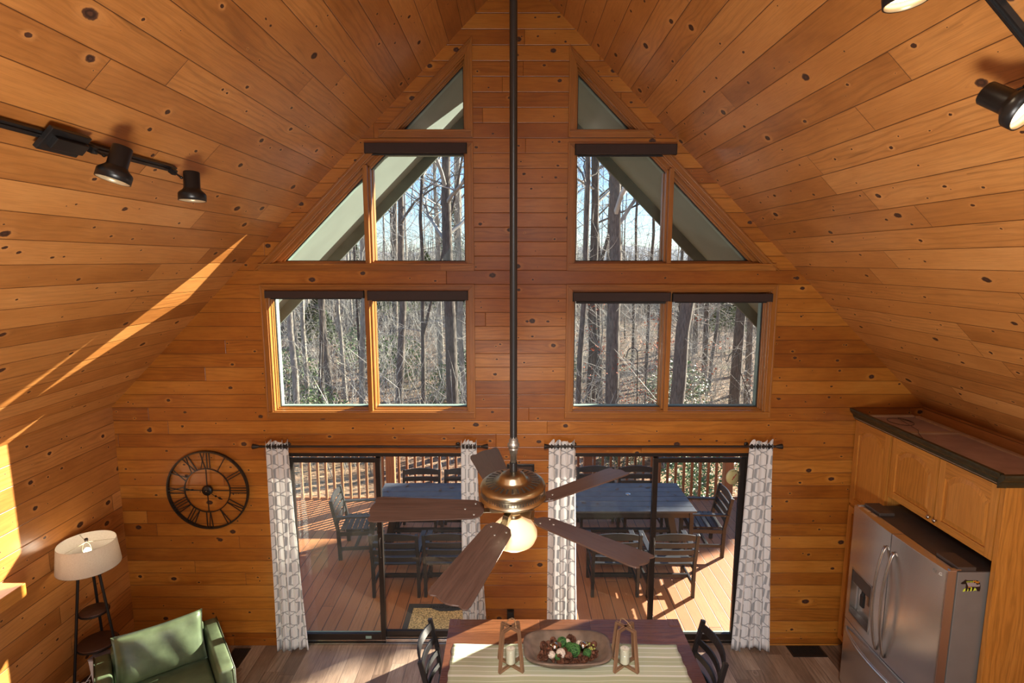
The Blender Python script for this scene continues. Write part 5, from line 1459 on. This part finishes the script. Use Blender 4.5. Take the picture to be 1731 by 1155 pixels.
# red oak leaves held on two young trees
for i, (x, y, lab) in enumerate(((4.55, 14.0, 'young oak holding rusty red leaves beside the big leaning trunk'), (6.2, 15.5, 'young oak with sparse red leaves at the right of the lower right window'), (3.05, 16.0, 'young oak with red leaves left of the mullion in the lower right window'))):
    t = thing('young_oak', lab, 'tree', (0, 0, 0)); q = random.Random(60 + i); T, B = bare_tree(300 + i, 6.6, .035, nb=26, low=.15)
    T.build('trunk', M['twigdark'], t); B.build('branches', M['twig'], t); b = MB()
    cl = [Vector((q.gauss(0, .9), q.gauss(0, .8), q.uniform(.9, 5.6))) for _ in range(16)]
    for k in range(300):
        c = rt.choice(cl) + Vector((q.gauss(0, .26), q.gauss(0, .26), q.gauss(0, .12))); e = Vector((q.gauss(0, 1), q.gauss(0, 1), q.gauss(-.3, .5))).normalized(); w = e.orthogonal().normalized(); L = q.uniform(.05, .11)
        b.shared([c, c + e * L * .5 + w * L * .3, c + e * L, c + e * L * .5 - w * L * .3], [(0, 1, 2, 3)], False)
    b.build('red_leaves', M['leaf_red'], t); place(t, x, y)
# brushy undergrowth and the thicket of saplings up the slope: nobody could count these
q = random.Random(90); b = MB((0, 0, 1))
for k in range(3000):
    y = 12 + 40 * q.random(); x = q.uniform(-.60, .62) * (y + 5.4); z = gz(x, y); h = q.uniform(.8, 4.5); a = q.random() * 6.3; ln = q.gauss(0, .28)
    p0 = Vector((x, y, z)); p1 = p0 + Vector((ln * h * math.cos(a), ln * h * math.sin(a), h * .6)); p2 = p1 + Vector((q.gauss(0, .2) * h, q.gauss(0, .2) * h, h * .4)); r = q.uniform(.006, .018)
    b.tube([p0, p1, p2], [r, r * .7, r * .3], 3, False)
    for s in range(3):
        o_ = p0.lerp(p1, .4 + .3 * s); v = Vector((q.gauss(0, 1), q.gauss(0, 1), q.uniform(.1, 1.2))).normalized() * h * .3; b.tube([o_, o_ + v], [r * .5, r * .2], 3, False)
o = b.build('undergrowth', M['twig']); tag(o, 'tangle of pale bare twigs and saplings filling the woods floor', 'undergrowth', kind='stuff')
b = MB((0, 0, 1))
for k in range(8000):
    y = 48 + 68 * q.random(); x = q.uniform(-.66, .70) * (y + 5.4); z = gz(x, y); h = q.uniform(3.5, 8.0); r = q.uniform(.025, .08)
    tp = Vector((x + q.gauss(0, .5), y, z + h)); b.tube([(x, y, z - .3), tp], [r, r * .3], 3, False)
    for s in range(4):
        o_ = Vector((x, y, z)).lerp(tp, .4 + .15 * s); v = Vector((q.gauss(0, 1), q.gauss(0, .4), q.uniform(.3, 1.3))).normalized() * h * .22; b.tube([o_, o_ + v], [r * .4, r * .12], 3, False)
o = b.build('distant_woods', M['twigdark']); tag(o, 'grey brown mass of distant bare woods on the slope', 'woods', kind='stuff')

b = MB((0, 0, 1))
for k in range(7500):
    y = 15 + 42 * q.random(); x = q.uniform(-.58, .62) * (y + 5.4); z = gz(x, y) + 8.5 * q.random() ** 1.3; L = q.uniform(.8, 3.2); r = q.uniform(.005, .014)
    v = Vector((q.gauss(0, .8), q.gauss(0, .5), q.gauss(.5, .6))).normalized(); p0 = Vector((x, y, z)); P_ = [p0]
    for s in range(4): v = (v + Vector((q.gauss(0, .3), q.gauss(0, .2), q.gauss(.05, .22)))).normalized(); P_.append(P_[-1] + v * L / 4)
    b.tube(P_, [r, r * .85, r * .65, r * .45, r * .2], 3, False)
    for s in range(3):
        o_ = P_[1 + s]; v2 = (v + Vector((q.gauss(0, .8), q.gauss(0, .6), q.gauss(.2, .6)))).normalized() * L * .35; b.tube([o_, o_ + v2], [r * .5, r * .15], 3, False)
o = b.build('twig_thicket', M['twig']); tag(o, 'fine pale crossing twigs hanging between the trunks of the woods', 'twigs', kind='stuff')
# ================================================================== LIGHT AND CAMERA
SUN = Vector((.81, .586, .0)).normalized(); EL = R(23.5)
sd = Vector((SUN.x * math.cos(EL), SUN.y * math.cos(EL), math.sin(EL)))
l = bpy.data.lights.new('sun', 'SUN'); l.energy = 26; l.angle = R(.6); l.color = (1.0, .90, .76)
o = bpy.data.objects.new('sun', l); COL.objects.link(o); o.rotation_euler = sd.to_track_quat('Z', 'Y').to_euler(); o.location = (8, 6, 12)
w = bpy.data.worlds.new('sky'); scene.world = w; w.use_nodes = True; nt = w.node_tree
bg = nt.nodes['Background']; sk = nt.nodes.new('ShaderNodeTexSky'); sk.sky_type = 'NISHITA'; sk.sun_disc = False
sk.sun_elevation = EL; sk.sun_rotation = math.atan2(SUN.x, SUN.y); sk.air_density = 1.0; sk.dust_density = .15; sk.ozone_density = 3.0
nt.links.new(mix(nt, 1.0, sk.outputs[0], (.82, .94, 1.17), 'MULTIPLY'), bg.inputs[0]); bg.inputs[1].default_value = .20
def point(name, loc, e, r=.12, col=(1, .80, .56)):
    l = bpy.data.lights.new(name, 'POINT'); l.energy = e; l.color = col; l.shadow_soft_size = r
    o = bpy.data.objects.new(name, l); COL.objects.link(o); o.location = loc
point('fan_bulb', (0, FY, 2.56), 10, .06)
# fill lights added behind the camera; no fixtures known there
# plain point and spot sources that brighten the interior
for loc, e in (((0, -7.2, 4.9), 90), ((0, -6.6, 1.9), 120)):
    point('fill_point', loc, e, .2, (1, .95, .88))  # added point fill for the whole room, no real lamp
def spot(name, loc, aim, e, ang, r=.3, col=(1, .95, .88)):
    l = bpy.data.lights.new(name, 'SPOT'); l.energy = e; l.color = col; l.spot_size = R(ang); l.spot_blend = 1.0; l.shadow_soft_size = r
    o = bpy.data.objects.new(name, l); COL.objects.link(o); o.location = loc; o.rotation_euler = Vector(aim).normalized().to_track_quat('-Z', 'Y').to_euler()
for sx in (-1, 1): spot('fill_uplight', (sx * .15, -5.6, 2.0), (sx * 1.0, .55, .75), 600, 120, .42)  # added spots, only to brighten the ceiling slopes
spot('fill_downlight', (0, -6.0, 5.0), (.05, .74, -.68), 900, 66, .3)  # added spot that brightens the dining table, not a house fixture
cam = bpy.data.cameras.new('camera'); cam.sensor_width = 36; cam.lens = 958 / 1731 * 36; cam.shift_x = -2.5 / 1731; cam.clip_start = .05; cam.clip_end = 2000
co = bpy.data.objects.new('camera', cam); COL.objects.link(co); co.location = (0, -5.36, 3.93); co.rotation_euler = (R(81.9), 0, 0)
scene.camera = co
scene.view_settings.view_transform = 'Standard'; scene.view_settings.look = 'None'; scene.view_settings.gamma = 1; scene.view_settings.use_curve_mapping = False
scene.view_settings.exposure = 0.22
